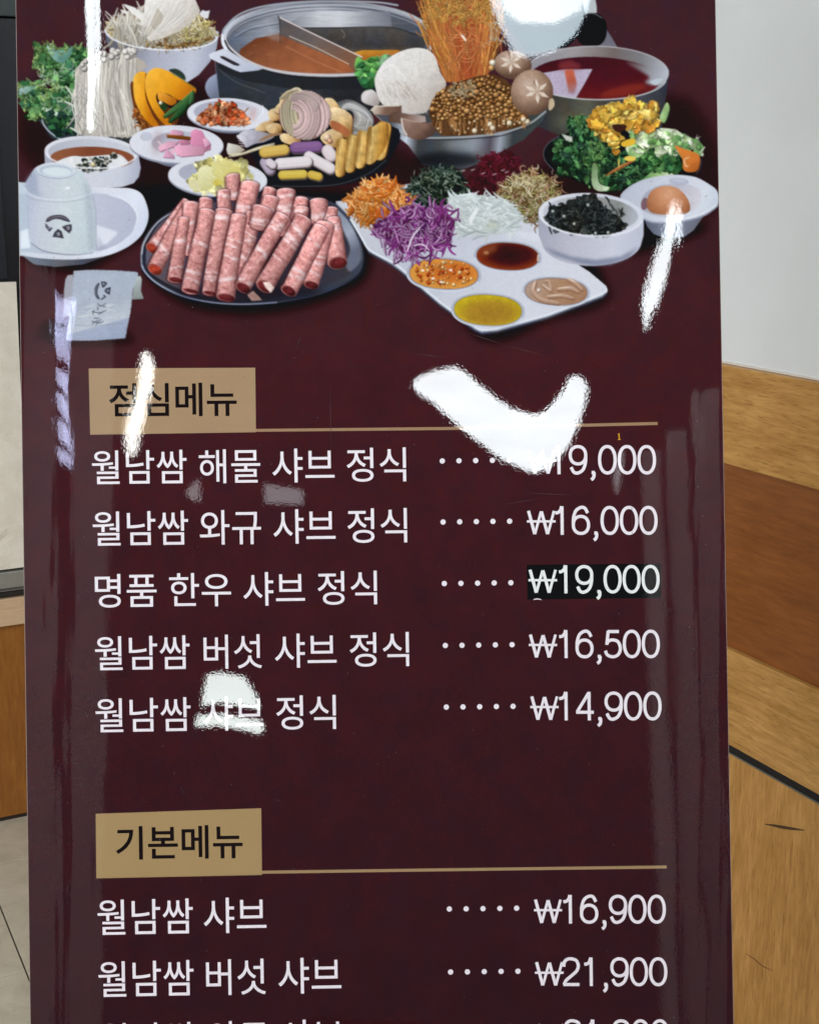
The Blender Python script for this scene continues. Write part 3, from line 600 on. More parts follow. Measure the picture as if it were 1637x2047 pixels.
leaves([(480, 1340), (560, 1270), (700, 1240), (840, 1230), (800, 1270), (740, 1300), (740, 1350), (620, 1368)], 60, 24, [(56, 62, 54), (34, 42, 38), (80, 84, 70), (190, 186, 176)], (226, 224, 214)); ball(628, 1315, 20, (196, 180, 140))
line(ellpts(610, 1215, 366, 128, 2, 20, 170, 40), 12, (222, 224, 232), op=.9)
dish('pickle_dish_print')
saucer(1290, 1150, 375, 150, 2, 1330, 1150, 240, 102, 140, .6, 20)
ell(1140, 1140, 40, 100, (150, 110, 110), 10, blur=24, op=.4, nz=None)
for P_, c in (([(1235, 1060), (1260, 1035), (1340, 1045), (1345, 1075), (1240, 1085)], (206, 150, 176)), ([(1405, 1050), (1440, 1030), (1495, 1045), (1520, 1100), (1560, 1140), (1560, 1190), (1500, 1210), (1400, 1150)], (206, 130, 166)),
             ([(1145, 1180), (1160, 1160), (1230, 1125), (1310, 1130), (1270, 1170), (1210, 1190), (1160, 1210)], (214, 160, 184)), ([(1180, 1255), (1215, 1185), (1270, 1240), (1272, 1262)], (206, 150, 180)),
             ([(1275, 1165), (1330, 1150), (1500, 1175), (1515, 1200), (1500, 1235), (1330, 1250), (1290, 1235)], (214, 154, 180)), ([(1500, 1110), (1530, 1100), (1565, 1150), (1520, 1180)], (216, 160, 186)), ([(1300, 1120), (1395, 1115), (1395, 1150), (1320, 1150)], (190, 120, 150))):
    poly([(p[0] + 5, p[1] + 7) for p in P_], (130, 70, 96), op=.8); poly(P_, ('lin', P_[0], P_[len(P_) // 2], [(0, mulc(c, 1.12)), (.5, c), (1, mulc(c, .86))]), nz=(('m', .05),))
poly([(1212, 1072), (1300, 1078), (1406, 1092), (1402, 1120), (1300, 1112), (1214, 1100)], ('lin', (1300, 1075), (1300, 1118), [(0, (176, 110, 56)), (.3, (120, 66, 26)), (1, (90, 46, 22))]))
ell(1265, 1208, 18, 26, (226, 176, 196), 30); line([(1140, 1125), (1175, 1160)], 16, (210, 186, 196), .5)
for dx_, dy_ in ((1050, 1090),): ell(dx_, dy_, 50, 36, (160, 164, 184), op=.5); ell(dx_ + 8, dy_ - 12, 26, 10, (186, 190, 206), op=.8); line([(dx_ - 30, dy_ + 14), (dx_, dy_), (dx_ + 34, dy_ + 16)], 6, (186, 190, 206), op=.8)
dish('pineapple_dish_print'); view(260, 320, 3.410)
saucer(598, 120, 338, 128, 4, 600, 100, 270, 90, 40, .6)
leaves([(400, 150), (470, 40), (600, -10), (740, 10), (800, 70), (830, 130), (700, 190), (480, 215)], 60, 50, [(216, 206, 140), (206, 200, 130), (222, 214, 160), (200, 190, 110)], (236, 232, 196), dk=.84, ang=True)
poly([(470, 60), (560, 50), (580, 160), (510, 210), (470, 190)], ('lin', (480, 60), (560, 200), [(0, (226, 224, 176)), (1, (196, 190, 130))]), sm=True); poly([(560, 20), (700, 10), (760, 90), (700, 170), (600, 160)], ('lin', (580, 30), (720, 160), [(0, (214, 208, 140)), (1, (206, 192, 100))]), sm=True, nz=(('m', .06),))
poly([(400, 140), (450, 130), (480, 180), (470, 210), (410, 190)], (212, 206, 160), sm=True); ell(595, 155, 30, 24, (206, 186, 70), op=.7)
for k in range(30): x, y = rng.uniform(480, 780), rng.uniform(20, 190); line([(x, y), (x + 20, y + 16)], 5, (228, 224, 180), .5, .6)
poly([(240, 0), (300, 0)] + [(300, 1), (240, 1)], (200, 200, 210))

# --- big saucer, cup, wet tissue
dish('cup_and_plate_print'); view(30, 300, 5.117)
poly([(50, 1060), (200, 1170), (420, 1195), (700, 1170), (900, 1100), (1000, 1040)], ('lin', (100, 1100), (900, 1150), [(0, (110, 120, 134)), (.5, (90, 96, 110)), (1, (60, 58, 66))]), sm=False)
poly([(-40, 330), (60, 330), (300, 340), (640, 360), (780, 378), (1000, 385), (1180, 392), (1290, 440), (1345, 540), (1370, 660), (1345, 780), (1270, 900), (1120, 1010), (900, 1090), (600, 1120), (300, 1110), (80, 1080), (-60, 1050)], ('lin', (100, 400), (1300, 1000), [(0, (190, 204, 216)), (.5, (206, 210, 222)), (.8, (216, 222, 236)), (1, (196, 206, 226))]), sm=True)
poly([(-40, 450), (60, 450), (300, 440), (780, 440), (960, 455), (1120, 510), (1220, 600), (1250, 700), (1220, 810), (1140, 900), (1000, 990), (760, 1050), (400, 1065), (100, 1040), (-40, 1020)], ('lin', (100, 500), (1250, 800), [(0, (176, 190, 206)), (.6, (184, 188, 206)), (1, (176, 182, 202))]), sm=True)
line([(960, 455), (1120, 510), (1220, 600), (1252, 700), (1220, 810)], 12, (230, 234, 244), .4, .8, sm=1)
poly([(835, 765), (1040, 830), (1050, 860), (940, 960), (850, 1000), (830, 900)], (216, 220, 232), blur=8, nz=None, op=.9); poly([(60, 830), (140, 800), (160, 1000), (60, 1010)], (216, 226, 236), blur=8, nz=None)
poly([(100, 370), (118, 320), (200, 190), (240, 160), (600, 170), (700, 230), (770, 360), (790, 460), (820, 560), (835, 900), (830, 1040), (700, 1060), (480, 1062), (300, 1030), (165, 940), (140, 700), (120, 480)], ('lin', (120, 600), (840, 640), [(0, (176, 186, 206)), (.2, (190, 196, 210)), (.55, (196, 206, 212)), (1, (186, 200, 208))]), sm=False, nz=(('f', .02),))
poly([(110, 380), (125, 300), (200, 200), (230, 280), (240, 420), (300, 480), (160, 450)], (140, 152, 178), blur=22, op=.55, nz=None)
line([(105, 390), (140, 440), (250, 490), (420, 510), (600, 500), (790, 440)], 12, (206, 214, 226), sm=1); line([(120, 470), (200, 505), (420, 532), (620, 520), (790, 470)], 12, (160, 168, 184), .3, .55, sm=1)
ell(422, 212, 200, 82, (150, 164, 184), 3); ell(422, 206, 198, 78, (206, 214, 224), 3); ell(422, 212, 172, 62, (178, 190, 206), 3); ell(432, 222, 148, 46, (206, 218, 224), 3)
poly([(515, 390), (545, 372), (572, 388), (525, 402)], (232, 236, 240)); line([(170, 960), (300, 1030), (480, 1060), (620, 1070)], 6, (150, 156, 168), op=.7, sm=1)
poly([(700, 300), (770, 380), (800, 520), (822, 700), (830, 1020), (760, 1040), (740, 700), (720, 480)], (150, 160, 176), blur=16, op=.45, nz=None, idx=False)
line([(800, 480), (828, 620), (836, 1020)], 6, (128, 138, 158), op=.6); line([(170, 950), (290, 1030), (480, 1066), (640, 1070), (800, 1052)], 12, (110, 120, 140), .3, .6, sm=1)
poly([(850, 1040), (850, 860), (900, 960), (960, 1000)], (130, 138, 158), blur=10, op=.35, nz=None, idx=False); line([(130, 560), (150, 900)], 8, (150, 160, 182), .5, .5)
def emblem(cx, cy, s, rot, ink):
    r = math.radians(rot)
    def q(u, v): return (cx + s * (u * math.cos(r) - v * math.sin(r)), cy + s * (u * math.sin(r) + v * math.cos(r)))
    def qs(L): return [q(*p) for p in L]
    poly(qs([(-1, -.45), (-.85, -.75), (-.5, -.93), (0, -1), (.5, -.92), (.88, -.6), (.92, -.42), (.55, -.5), (.2, -.62), (-.2, -.66), (-.5, -.58), (-.75, -.45)]), ink, sm=True)
    line(qs([(-.8, -.62), (-.4, -.8), (0, -.85), (.4, -.8), (.72, -.6)]), s * .1, mix(ink, (150, 150, 160), .55), .5, sm=1)
    for P_ in ([(-1.05, -.35), (-.7, -.05), (-.42, .08), (-.7, .36), (-.98, .02)], [(-.02, .12), (.28, .3), (.46, .9), (-.1, .8), (-.46, .78), (-.3, .4)], [(.3, -.05), (.7, -.2), (1.08, -.25), (1.1, .2), (.9, .5), (.5, .2)]):
        poly(qs(P_), ink); c_ = np.mean(np.array(P_), 0)
        line(qs([tuple(c_ + (-.08, -.06)), tuple(c_ + (.08, -.1)), tuple(c_ + (.1, .06)), tuple(c_ + (-.04, .08))]), s * .08, (178, 184, 196), .3, sm=1)
emblem(445, 790, 128, 0, (66, 64, 78))
dish('wet_tissue_print')
poly([(505, 1440), (520, 1320), (545, 1280), (600, 1275), (600, 1560), (560, 1700), (500, 1700)], (176, 184, 196), sm=False, op=.85); poly([(1230, 1300), (1285, 1285), (1300, 1320), (1290, 1440), (1320, 1520), (1200, 1530)], ('lin', (1230, 1300), (1300, 1520), [(0, (176, 186, 186)), (1, (130, 138, 138))]))
poly([(605, 1235), (800, 1225), (1060, 1232), (1258, 1250), (1262, 1280), (1210, 1420), (1185, 1650), (1130, 1925), (800, 1950), (520, 1950), (560, 1700), (590, 1480)], ('lin', (700, 1230), (900, 1950), [(0, (166, 176, 194)), (.5, (166, 176, 192)), (.78, (182, 190, 202)), (.8, (156, 166, 190)), (1, (150, 162, 188))]), jag=3, nz=(('m', .03), ('f', .02)))
for k in range(22): x, y = rng.uniform(620, 1050), rng.uniform(1590, 1760); line([(x, y), (x + rng.uniform(30, 90), y + rng.uniform(-30, 20)), (x + 130, y - 20)], rng.uniform(6, 16), (206, 214, 214), .8, .4, sm=1)
line([(620, 1790), (800, 1800), (1120, 1770)], 6, (120, 134, 150), op=.6); line([(1090, 1430), (1060, 1420), (950, 1640)], 4, (190, 200, 210), op=.3)
emblem(905, 1440, 88, -90, (58, 64, 80))
for P_ in ([(850, 1600), (850, 1640)], [(850, 1570), (880, 1600), (930, 1570)], [(900, 1600), (930, 1600)], [(790, 1650), (850, 1665), (890, 1660)], [(810, 1640), (800, 1680)], [(860, 1680), (930, 1640)], [(790, 1750), (870, 1770), (905, 1750)], [(810, 1720), (860, 1720)], [(830, 1790), (880, 1730)], [(790, 1780), (850, 1740)]): line(P_, 10, (80, 84, 100), .2, .9)

# --- raw beef rolls on a dark plate
dish('beef_roll_plate_print'); view(260, 320, 3.410)
OP = [(75, 690), (90, 560), (180, 420), (330, 320), (560, 260), (1000, 230), (1380, 290), (1500, 400), (1580, 560), (1605, 680), (1570, 780), (1440, 860), (1250, 930), (1000, 975), (780, 988), (560, 975), (350, 925), (180, 840), (95, 760)]
IP = [(110, 690), (125, 570), (210, 430), (350, 340), (560, 290), (1000, 260), (1360, 310), (1470, 420), (1540, 570), (1560, 680), (1520, 760), (1400, 830), (1220, 895), (1000, 935), (780, 948), (570, 938), (380, 895), (220, 820), (130, 750)]
poly([(x, y + 14) for x, y in OP], (18, 20, 28), sm=True); poly(OP, ('lin', (80, 500), (1600, 700), [(0, (150, 158, 176)), (.3, (84, 92, 112)), (.6, (60, 66, 84)), (.9, (50, 56, 74)), (1, (28, 30, 40))]), sm=True)
poly([(x * .985 + 10, y - 8) for x, y in OP], ('lin', (80, 500), (1600, 700), [(0, (40, 42, 54)), (.5, (36, 38, 50)), (1, (60, 66, 80))]), sm=True)
poly(IP, ('lin', (150, 400), (1500, 850), [(0, (96, 92, 106)), (.3, (70, 64, 78)), (.6, (44, 40, 50)), (1, (56, 56, 68))]), sm=True)
poly([(1400, 330), (1500, 430), (1570, 590), (1570, 690), (1500, 760), (1470, 700), (1500, 600), (1440, 450)], ('lin', (1420, 400), (1560, 600), [(0, (130, 140, 158)), (.5, (156, 164, 182)), (1, (100, 106, 124))]), sm=True, blur=6)
line([(82, 640), (100, 560), (190, 425), (340, 328)], 9, (186, 194, 208), sm=1, op=.9); line([(86, 720), (110, 770), (190, 845), (350, 925), (560, 970), (780, 982), (1000, 970)], 9, (150, 160, 186), sm=1, op=.85)
ell(800, 900, 500, 60, (26, 22, 30), blur=26, op=.6, nz=None)
ME, MD, FAT = (208, 146, 142), (120, 58, 64), (228, 204, 206)
def roll(p0, p1, w0, w1, hollow=.0, bands=3, ln=False, endc=(100, 34, 38)):
    x0, y0 = tp(*p0); x1, y1 = tp(*p1); r0, r1 = sc(w0) / 2, sc(w1) / 2
    dx, dy = x1 - x0, y1 - y0; L = math.hypot(dx, dy); dx /= L; dy /= L; R = max(r0, r1)
    bx0, by0 = int(min(x0, x1) - R) - 3, int(min(y0, y1) - R) - 3; bx1, by1 = int(max(x0, x1) + R) + 4, int(max(y0, y1) + R) + 4
    xx, yy = np.meshgrid(np.arange(bx0, bx1), np.arange(by0, by1))
    t = ((xx - x0) * dx + (yy - y0) * dy); v = (-(xx - x0) * dy + (yy - y0) * dx)
    ph_ = rng.rand() * 6; v = v + r0 * .10 * np.sin(t / L * 3.0 + ph_); r = (r0 + (r1 - r0) * np.clip(t / L, 0, 1)) * (1 + .022 * np.sin(t / 9. + ph_) + .010 * np.sin(t / 3.7 + ph_ * 2)); u = v / r
    cap = .42
    tt = t - cap * r * np.sqrt(np.clip(1 - u * u, 0, 1))           # rounded foot
    th_ = t + cap * .9 * r * np.sqrt(np.clip(1 - u * u, 0, 1))
    m = np.clip((1 - np.abs(u)) * r + .5, 0, 1) * np.clip(th_ + .5, 0, 1) * np.clip(L - tt + .5, 0, 1)
    s = -u if dy > 0 else u                                         # left side lit
    prof = np.interp(s, [-1, -.8, -.35, .2, .7, 1], [.80, 1.08, 1.12, 1.02, .82, .52])
    sd = rng.randint(1 << 30); rr = np.random.RandomState(sd)
    n1 = vnoise(int(L) + 60, 24, 5, 4, 3, sd % 9999); n2 = vnoise(int(L) + 60, 60, 2, 2, 2, sd % 7777)
    it = np.clip(t + 20, 0, n1.shape[0] - 1).astype(int); iu = np.clip((u + 1) * 11.4, 0, 23).astype(int); iv = np.clip((u + 1) * 29, 0, 59).astype(int)
    base = np.array(ME) * rr.uniform(.9, 1.08)
    c = np.ones(xx.shape + (3,)) * base
    c = c * (1 + .16 * n1[it, iu] + .16 * n2[it, iv])[..., None] * np.array([1.0, .98, .98]); c = c * (1 - .15 * np.clip(-n1[it, iu] * 2 - .1, 0, 1)[..., None] * np.array([.3, 1, .9]))
    wht = np.clip(n2[it, iv] * 1.5 - .25, 0, 1) * .55 * np.clip(.6 - s * .5, .1, 1)
    for b in range(bands):
        tb = rr.uniform(.05, .97) * L; wb = rr.uniform(1.2, 5.5); sl = rr.uniform(-.35, .35)
        wht = np.maximum(wht, np.clip(1.2 - np.abs(t - tb - sl * v - 2.2 * n1[it, iu]) / wb, 0, .95) * np.clip(.75 + n1[it, iu], .1, 1))
    q = rr.uniform(-.6, .6)
    if rr.rand() < .6: wht = np.maximum(wht, np.clip(1 - np.abs(u - q - .3 * n1[it, iu] * 1.5 - .3 * np.sin(t / 14.)) / .16, 0, .6) * np.clip(n1[it, iu] * 2 + .2, 0, 1))
    wht = np.maximum(wht, np.clip(1 - (th_) / 3.0, 0, .8))
    c = c * (1 - wht[..., None]) + np.array(FAT) * wht[..., None]
    c = c * prof[..., None] * (1.05 - .12 * np.clip(t / L, 0, 1))[..., None]
    edge = np.clip((s - .55) / .45, 0, 1)[..., None]; c = c * (1 - edge * .35) + np.array((124, 50, 56)) * edge * .35
    sh = np.clip((1.18 - np.abs(v + (1 if dy > 0 else -1) * -r * .12) / r) * r / 2, 0, 1) * np.clip(th_ + 2, 0, 1) * np.clip(L + 3 - tt, 0, 1)
    H, Wd = m.shape; a0, b0 = max(0, -bx0), max(0, -by0); ys = slice(by0 + b0, by0 + H); xs = slice(bx0 + a0, bx0 + Wd)
    C[ys, xs] = C[ys, xs] * (1 - sh[b0:, a0:, None] * .5) + np.array((70, 22, 30)) * sh[b0:, a0:, None] * .5
    C[ys, xs] = C[ys, xs] * (1 - m[b0:, a0:, None]) + c[b0:, a0:] * m[b0:, a0:, None]; ID[ys, xs][m[b0:, a0:] > .5] = cur[0]
    if hollow:
        ang = math.degrees(math.atan2(p1[1] - p0[1], p1[0] - p0[0])) - 90
        ell(p1[0], p1[1], w1 * .49, w1 * .36 * hollow, mulc((184, 120, 116), rng.uniform(.7, 1)), ang, nz=(('f', .12),)); ell(p1[0] + w1 * .03, p1[1] + w1 * .02, w1 * .445, w1 * .315 * hollow, ('rad', p1[0] - w1 * .1, p1[1] - w1 * .1, w1 * .6, w1 * .4, [(0, mulc(endc, 1.12)), (.6, endc), (1, mulc(endc, .55))]), ang, nz=(('m', .25), ('f', .1)))
        line(ellpts(p1[0], p1[1], w1 * .25, w1 * .16 * hollow, ang, 20, 250, 12), 6, mulc(endc, .6), op=.6)
# back row
for a in [((700, 110), (720, 250), 100, 110, 0, 1), ((640, 215), (650, 330), 90, 100, 0, 1), ((520, 270), (500, 400), 92, 100, 0, 1), ((960, 200), (930, 330), 90, 110, 0, 2), ((1060, 215), (1060, 500), 130, 110, 0, 3),
          ((820, 165), (780, 420), 130, 130, 0, 2), ((960, 260), (930, 380), 110, 110, 0, 1), ((1170, 265), (1150, 400), 92, 100, 0, 1), ((1175, 330), (1160, 440), 100, 100, 0, 2), ((1285, 280), (1290, 420), 120, 120, 0, 1), ((1380, 330), (1360, 440), 70, 90, 0, 2)]:
    roll(*a[:4], hollow=a[4], bands=a[5])
for a in [((395, 290), (150, 600), 84, 92, .95, 2), ((400, 330), (170, 745), 96, 104, .95, 3), ((420, 300), (395, 640), 110, 66, 0, 3), ((370, 400), (310, 815), 76, 104, .5, 2), ((1385, 400), (1415, 700), 92, 134, .9, 3),
          ((640, 350), (545, 905), 120, 96, .42, 4), ((525, 350), (415, 890), 108, 118, .35, 4), ((850, 370), (750, 790), 110, 100, 0, 3), ((910, 340), (870, 450), 150, 120, 0, 2), ((745, 385), (655, 935), 110, 130, .55, 4),
          ((1330, 440), (1235, 850), 130, 104, .7, 4), ((1310, 470), (1080, 890), 120, 112, .8, 3), ((1180, 400), (920, 860), 120, 128, .85, 4), ((1040, 385), (770, 870), 108, 112, .8, 4)]:
    roll(*a[:4], hollow=a[4], bands=a[5], endc=(170, 60, 44) if a[1][0] < 200 else (104, 38, 42))
poly([(905, 830), (950, 830), (985, 870), (960, 905), (925, 870)], (214, 190, 182), nz=(('m', .2),))
poly([(800, 920), (840, 890), (880, 930), (900, 955), (830, 960)], (170, 130, 122), nz=(('m', .25),))

# --- topping tray with sauces
dish('sauce_tray_print'); view(660, 300, 3.898)
TR = [(40, 400), (100, 395), (400, 300), (620, 262), (1000, 300), (1400, 380), (1700, 560), (1640, 650), (1720, 760), (2020, 950), (2150, 1060), (2158, 1095), (2120, 1130), (1700, 1290), (1300, 1400), (1180, 1412), (1130, 1390), (850, 1190), (560, 940), (480, 880), (300, 780), (240, 680), (160, 520)]
TRS = [(x, y + 28) for x, y in TR]
poly(TRS, (56, 60, 74), blur=5); poly([(x, y + 12) for x, y in TR], (140, 148, 166)); poly(TR, ('lin', (300, 400), (1500, 1300), [(0, (196, 198, 208)), (.35, (184, 190, 206)), (.6, (196, 200, 214)), (1, (206, 210, 222))]))
line([(160, 540), (250, 690), (310, 780), (480, 872), (560, 930), (850, 1180), (1130, 1378), (1180, 1398), (1300, 1388), (1700, 1280), (2110, 1122), (2150, 1080)], 14, (222, 226, 236), sm=1)
for P_ in ([(1640, 640), (1760, 740), (1500, 690), (1420, 640)],): poly(P_, (216, 220, 232), blur=12, nz=None, op=.6)
def well(cx, cy, rx, ry, rot, col, pw=.9, rim=(120, 96, 90)):
    ell(cx, cy + 4, rx * 1.08, ry * 1.14, (166, 172, 190), rot, pw=pw, op=.9); line(ellpts(cx, cy, rx * 1.06, ry * 1.12, rot, 20, 170, 30, .9), 10, (222, 226, 236), op=.8)
    ell(cx, cy, rx, ry, rim, rot, pw=pw); ell(cx, cy + 1, rx * .98, ry * .97, col, rot, pw=pw, nz=(('m', .05), ('f', .03)))
well(885, 965, 270, 118, 3, ('rad', 930, 950, 270, 118, [(0, (190, 92, 36)), (.6, (206, 118, 44)), (1, (214, 146, 60))]))
for k in range(90):
    a = rng.rand() * 6.28; r = rng.rand() ** .6; x, y = 890 + 240 * r * math.cos(a), 960 + 100 * r * math.sin(a)
    ball(x, y, rng.uniform(6, 16), mulc([(170, 54, 24), (214, 130, 60), (196, 96, 40), (226, 180, 120)][rng.randint(4)], rng.uniform(.85, 1.1)))
for x, y in ((720, 938), (940, 935), (865, 1028), (800, 1000)): ell(x, y, 15, 9, (240, 226, 206))
well(1382, 828, 245, 108, 3, ('rad', 1400, 815, 250, 112, [(0, (44, 16, 18)), (.6, (66, 20, 20)), (1, (130, 50, 28))]))
ell(1240, 780, 70, 30, (150, 84, 50), -25, blur=14, op=.6, nz=None); line([(1620, 820), (1615, 860)], 10, (232, 214, 196)); ell(1215, 800, 20, 14, (196, 140, 90), op=.6)
well(1228, 1247, 265, 120, 3, ('rad', 1240, 1270, 270, 124, [(0, (158, 116, 36)), (.6, (170, 130, 38)), (1, (190, 164, 30))]), rim=(140, 130, 40))
for k in range(120): x, y = rng.uniform(1050, 1420), rng.uniform(1170, 1330); line([(x, y), (x + 8, y + 2)], 6, mulc((150, 110, 40), rng.uniform(.8, 1.25)), 0, .4)
view(1040, 330, 3.993)
well(285, 1010, 250, 108, 3, ('lin', (60, 920), (520, 1090), [(0, (176, 150, 136)), (.5, (170, 130, 100)), (1, (160, 118, 92))]))
for P_, w_ in (([(120, 930), (100, 1000), (170, 1070), (300, 1100)], 40), ([(180, 960), (240, 1000), (230, 930), (200, 925)], 26), ([(300, 990), (400, 980), (460, 1010)], 34), ([(220, 1050), (330, 1040), (420, 1060)], 30), ([(380, 910), (440, 940), (490, 990)], 36)):
    line([(x + 4, y + 10) for x, y in P_], w_, (120, 84, 66), .3, .6, sm=1); line(P_, w_ * .95, (184, 148, 124), .4, .8, sm=1); line([(x - 3, y - 4) for x, y in P_], w_ * .5, (200, 170, 150), .6, .6, sm=1); line([(x - 3, y - 7) for x, y in P_[:2]], w_ * .2, (236, 224, 214), .5, .9, sm=1)
ball(148, 1000, 16, (226, 210, 200), (246, 240, 236))
view(660, 300, 3.898)
dish('seaweed_topping_print')
poly([(590, 300), (700, 220), (800, 150), (960, 140), (1040, 220), (1110, 320), (1080, 370), (900, 420), (760, 460), (640, 400)], (24, 34, 34), jag=8)
pile([(610, 310), (700, 220), (820, 150), (960, 150), (1030, 230), (1090, 330), (900, 400), (780, 440), (660, 390)], 420, 80, 11, [(44, 62, 52), (28, 44, 40), (64, 84, 66), (20, 30, 32), (96, 112, 98)], .5, dark=.4)
for k in range(40): x, y = rng.uniform(640, 1060), rng.uniform(160, 380); strand(x, y, 40, rng.uniform(0, 6), 6, (150, 166, 150), .4, 0)
for k in range(16): strand(rng.uniform(700, 1020), 190, 70, rng.uniform(-2.2, -1), 7, (54, 70, 60), .3, 0)
dish('red_cabbage_back_print')
RB = [(1060, 230), (1150, 150), (1180, 60), (1260, 20), (1420, 40), (1480, 120), (1460, 180), (1380, 240), (1360, 330), (1240, 360), (1120, 340)]
poly(RB, (72, 22, 34), jag=10); pile(RB, 300, 70, 9, [(92, 28, 44), (72, 20, 36), (56, 16, 28), (108, 36, 54)], .5, dark=.6)
for k in range(8): x, y = rng.uniform(1020, 1500), rng.uniform(150, 200); line([(x, y), (x + 30, y - 10)], 6, (206, 190, 190), .4)
dish('carrot_topping_print')
CB = [(120, 375), (190, 340), (290, 240), (400, 205), (500, 250), (550, 320), (640, 400), (620, 460), (470, 540), (380, 590), (230, 560), (150, 470)]
poly(CB, (190, 96, 34), jag=9); pile(CB, 420, 90, 12, [(236, 148, 66), (226, 128, 46), (240, 170, 96), (206, 100, 34), (244, 186, 120)], .25, dark=.62)
ell(400, 500, 60, 50, (196, 76, 30), blur=16, op=.45, nz=None)
dish('sprout_topping_print')
SB = [(1270, 340), (1360, 260), (1440, 200), (1580, 175), (1700, 220), (1790, 300), (1780, 440), (1700, 540), (1560, 560), (1440, 430)]
poly(SB, (84, 66, 40), jag=9); pile(SB, 460, 80, 8, [(206, 196, 140), (176, 170, 96), (150, 110, 74), (222, 214, 176), (120, 96, 50), (196, 150, 120)], .6, dark=.4)
for k in range(50): strand(rng.uniform(1400, 1780), rng.uniform(190, 300), 50, rng.uniform(-2.6, -.5), 6, mulc((220, 206, 160), rng.uniform(.7, 1)), .7, 0)
dish('radish_topping_print')
WB = [(920, 370), (1060, 340), (1200, 350), (1380, 400), (1460, 470), (1470, 570), (1400, 640), (1200, 660), (1000, 640), (920, 560)]
poly(WB, (186, 196, 198), jag=6, nz=(('m', .05),)); pile(WB, 300, 120, 11, [(196, 205, 206), (188, 199, 200), (206, 213, 214), (180, 192, 193)], .15, (150, 215), dark=.93, shadeb=.06, taper=.8)
for k in range(60): x, y = rng.uniform(960, 1420), rng.uniform(370, 640); line([(x, y), (x + rng.uniform(-60, 60), y + rng.uniform(-40, 40))], 5, (222, 228, 230), .7, .5)
poly([(1080, 530), (1140, 440), (1150, 480), (1090, 590)], (222, 228, 228)); ell(1260, 590, 50, 30, (180, 186, 160), blur=14, op=.5, nz=None)
dish('purple_cabbage_print')
PB = [(330, 590), (400, 540), (500, 480), (620, 430), (720, 440), (800, 460), (880, 440), (930, 520), (980, 550), (960, 640), (940, 720), (840, 770), (640, 815), (540, 790), (460, 730), (380, 660)]
poly(PB, (74, 30, 72), jag=9)
for k in range(330):
    a = PB[rng.randint(len(PB))]; t = rng.rand() ** .5; x, y = 650 + (a[0] - 650) * t + rng.randn() * 26, 620 + (a[1] - 620) * t + rng.randn() * 22
    L_ = rng.uniform(50, 130); g = rng.uniform(0, 6.28); 
    if rng.rand() < .5: g = rng.uniform(1, 2.1)
    w_ = rng.uniform(10, 22); k_ = rng.randn() * .35; pts = [(x, y)]; gg = g
    for i in range(4): gg += k_; x += L_ / 4 * math.cos(gg); y += L_ / 4 * math.sin(gg); pts.append((x, y))
    line(pts, w_, mulc((110, 44, 108), rng.uniform(.6, 1.3)), .4, sm=1)
    if rng.rand() < .62: line([(p[0] - 2, p[1] - 2) for p in pts], w_ * .5, mulc((206, 180, 210), rng.uniform(.75, 1.08)), .6, .9, sm=1)
line([(700, 600), (640, 680), (600, 790)], 14, (220, 206, 226), .3, sm=1); line([(650, 745), (720, 735), (770, 780)], 12, (214, 196, 220), .4, sm=1)
for a, b in (((880, 540), (1000, 545)), ((900, 690), (985, 650)), ((880, 740), (955, 712))): line([a, b], 8, (110, 50, 100), .4)

# --- mixed salad, right
dish('mixed_salad_print'); view(1060, 0, 4.197)
ell(770, 1330, 665, 260, (18, 20, 26), 4); line(ellpts(770, 1330, 662, 258, 4, 150, 215, 20), 8, (84, 90, 100), op=.9); line(ellpts(770, 1330, 662, 258, 4, -30, 20, 20), 7, (76, 80, 90), op=.8)
K1 = [(200, 1200), (340, 1150), (330, 1000), (440, 980), (500, 1100), (600, 1150), (700, 1250), (900, 1300), (1180, 1250), (1280, 1400), (1200, 1480), (940, 1510), (760, 1580), (560, 1590), (400, 1480), (240, 1440), (200, 1330)]
poly(K1, (26, 42, 34), jag=10)
leaves(K1, 620, 36, [(40, 82, 48), (30, 62, 40), (24, 46, 36), (56, 104, 60), (74, 120, 70), (34, 56, 44), (22, 40, 32)], (130, 170, 120), dk=.4, ang=True)
for k in range(260):
    x, y = rng.uniform(220, 1240), rng.uniform(1000, 1520)
    if (x < 620 and y > 1010 and y < 1480 and x > 220 + max(0, 1180 - y) * .6) or (y > 1280 and x < 1200): strand(x, y, rng.uniform(16, 40), rng.uniform(0, 6), rng.uniform(6, 11), mulc((74, 124, 76), rng.uniform(.4, 1.45)), 1.1, .5)
for k in range(60): strand(rng.uniform(330, 480), rng.uniform(990, 1120), 30, rng.uniform(0, 6), 9, mulc((96, 160, 104), rng.uniform(.6, 1.1)), .7, .4)
for k in range(50): strand(rng.uniform(490, 620), rng.uniform(1190, 1330), 34, rng.uniform(0, 6), 10, mulc((110, 170, 100), rng.uniform(.6, 1.15)), .7, .4)
poly([(520, 1380), (560, 1390), (570, 1520), (620, 1560), (660, 1570), (640, 1600), (560, 1600), (515, 1540)], ('lin', (520, 1400), (640, 1600), [(0, (110, 140, 96)), (1, (190, 206, 176))]), sm=True, nz=(('m', .15),))
lt = [(0, (206, 222, 190)), (.5, (150, 186, 120)), (1, (100, 150, 84))]
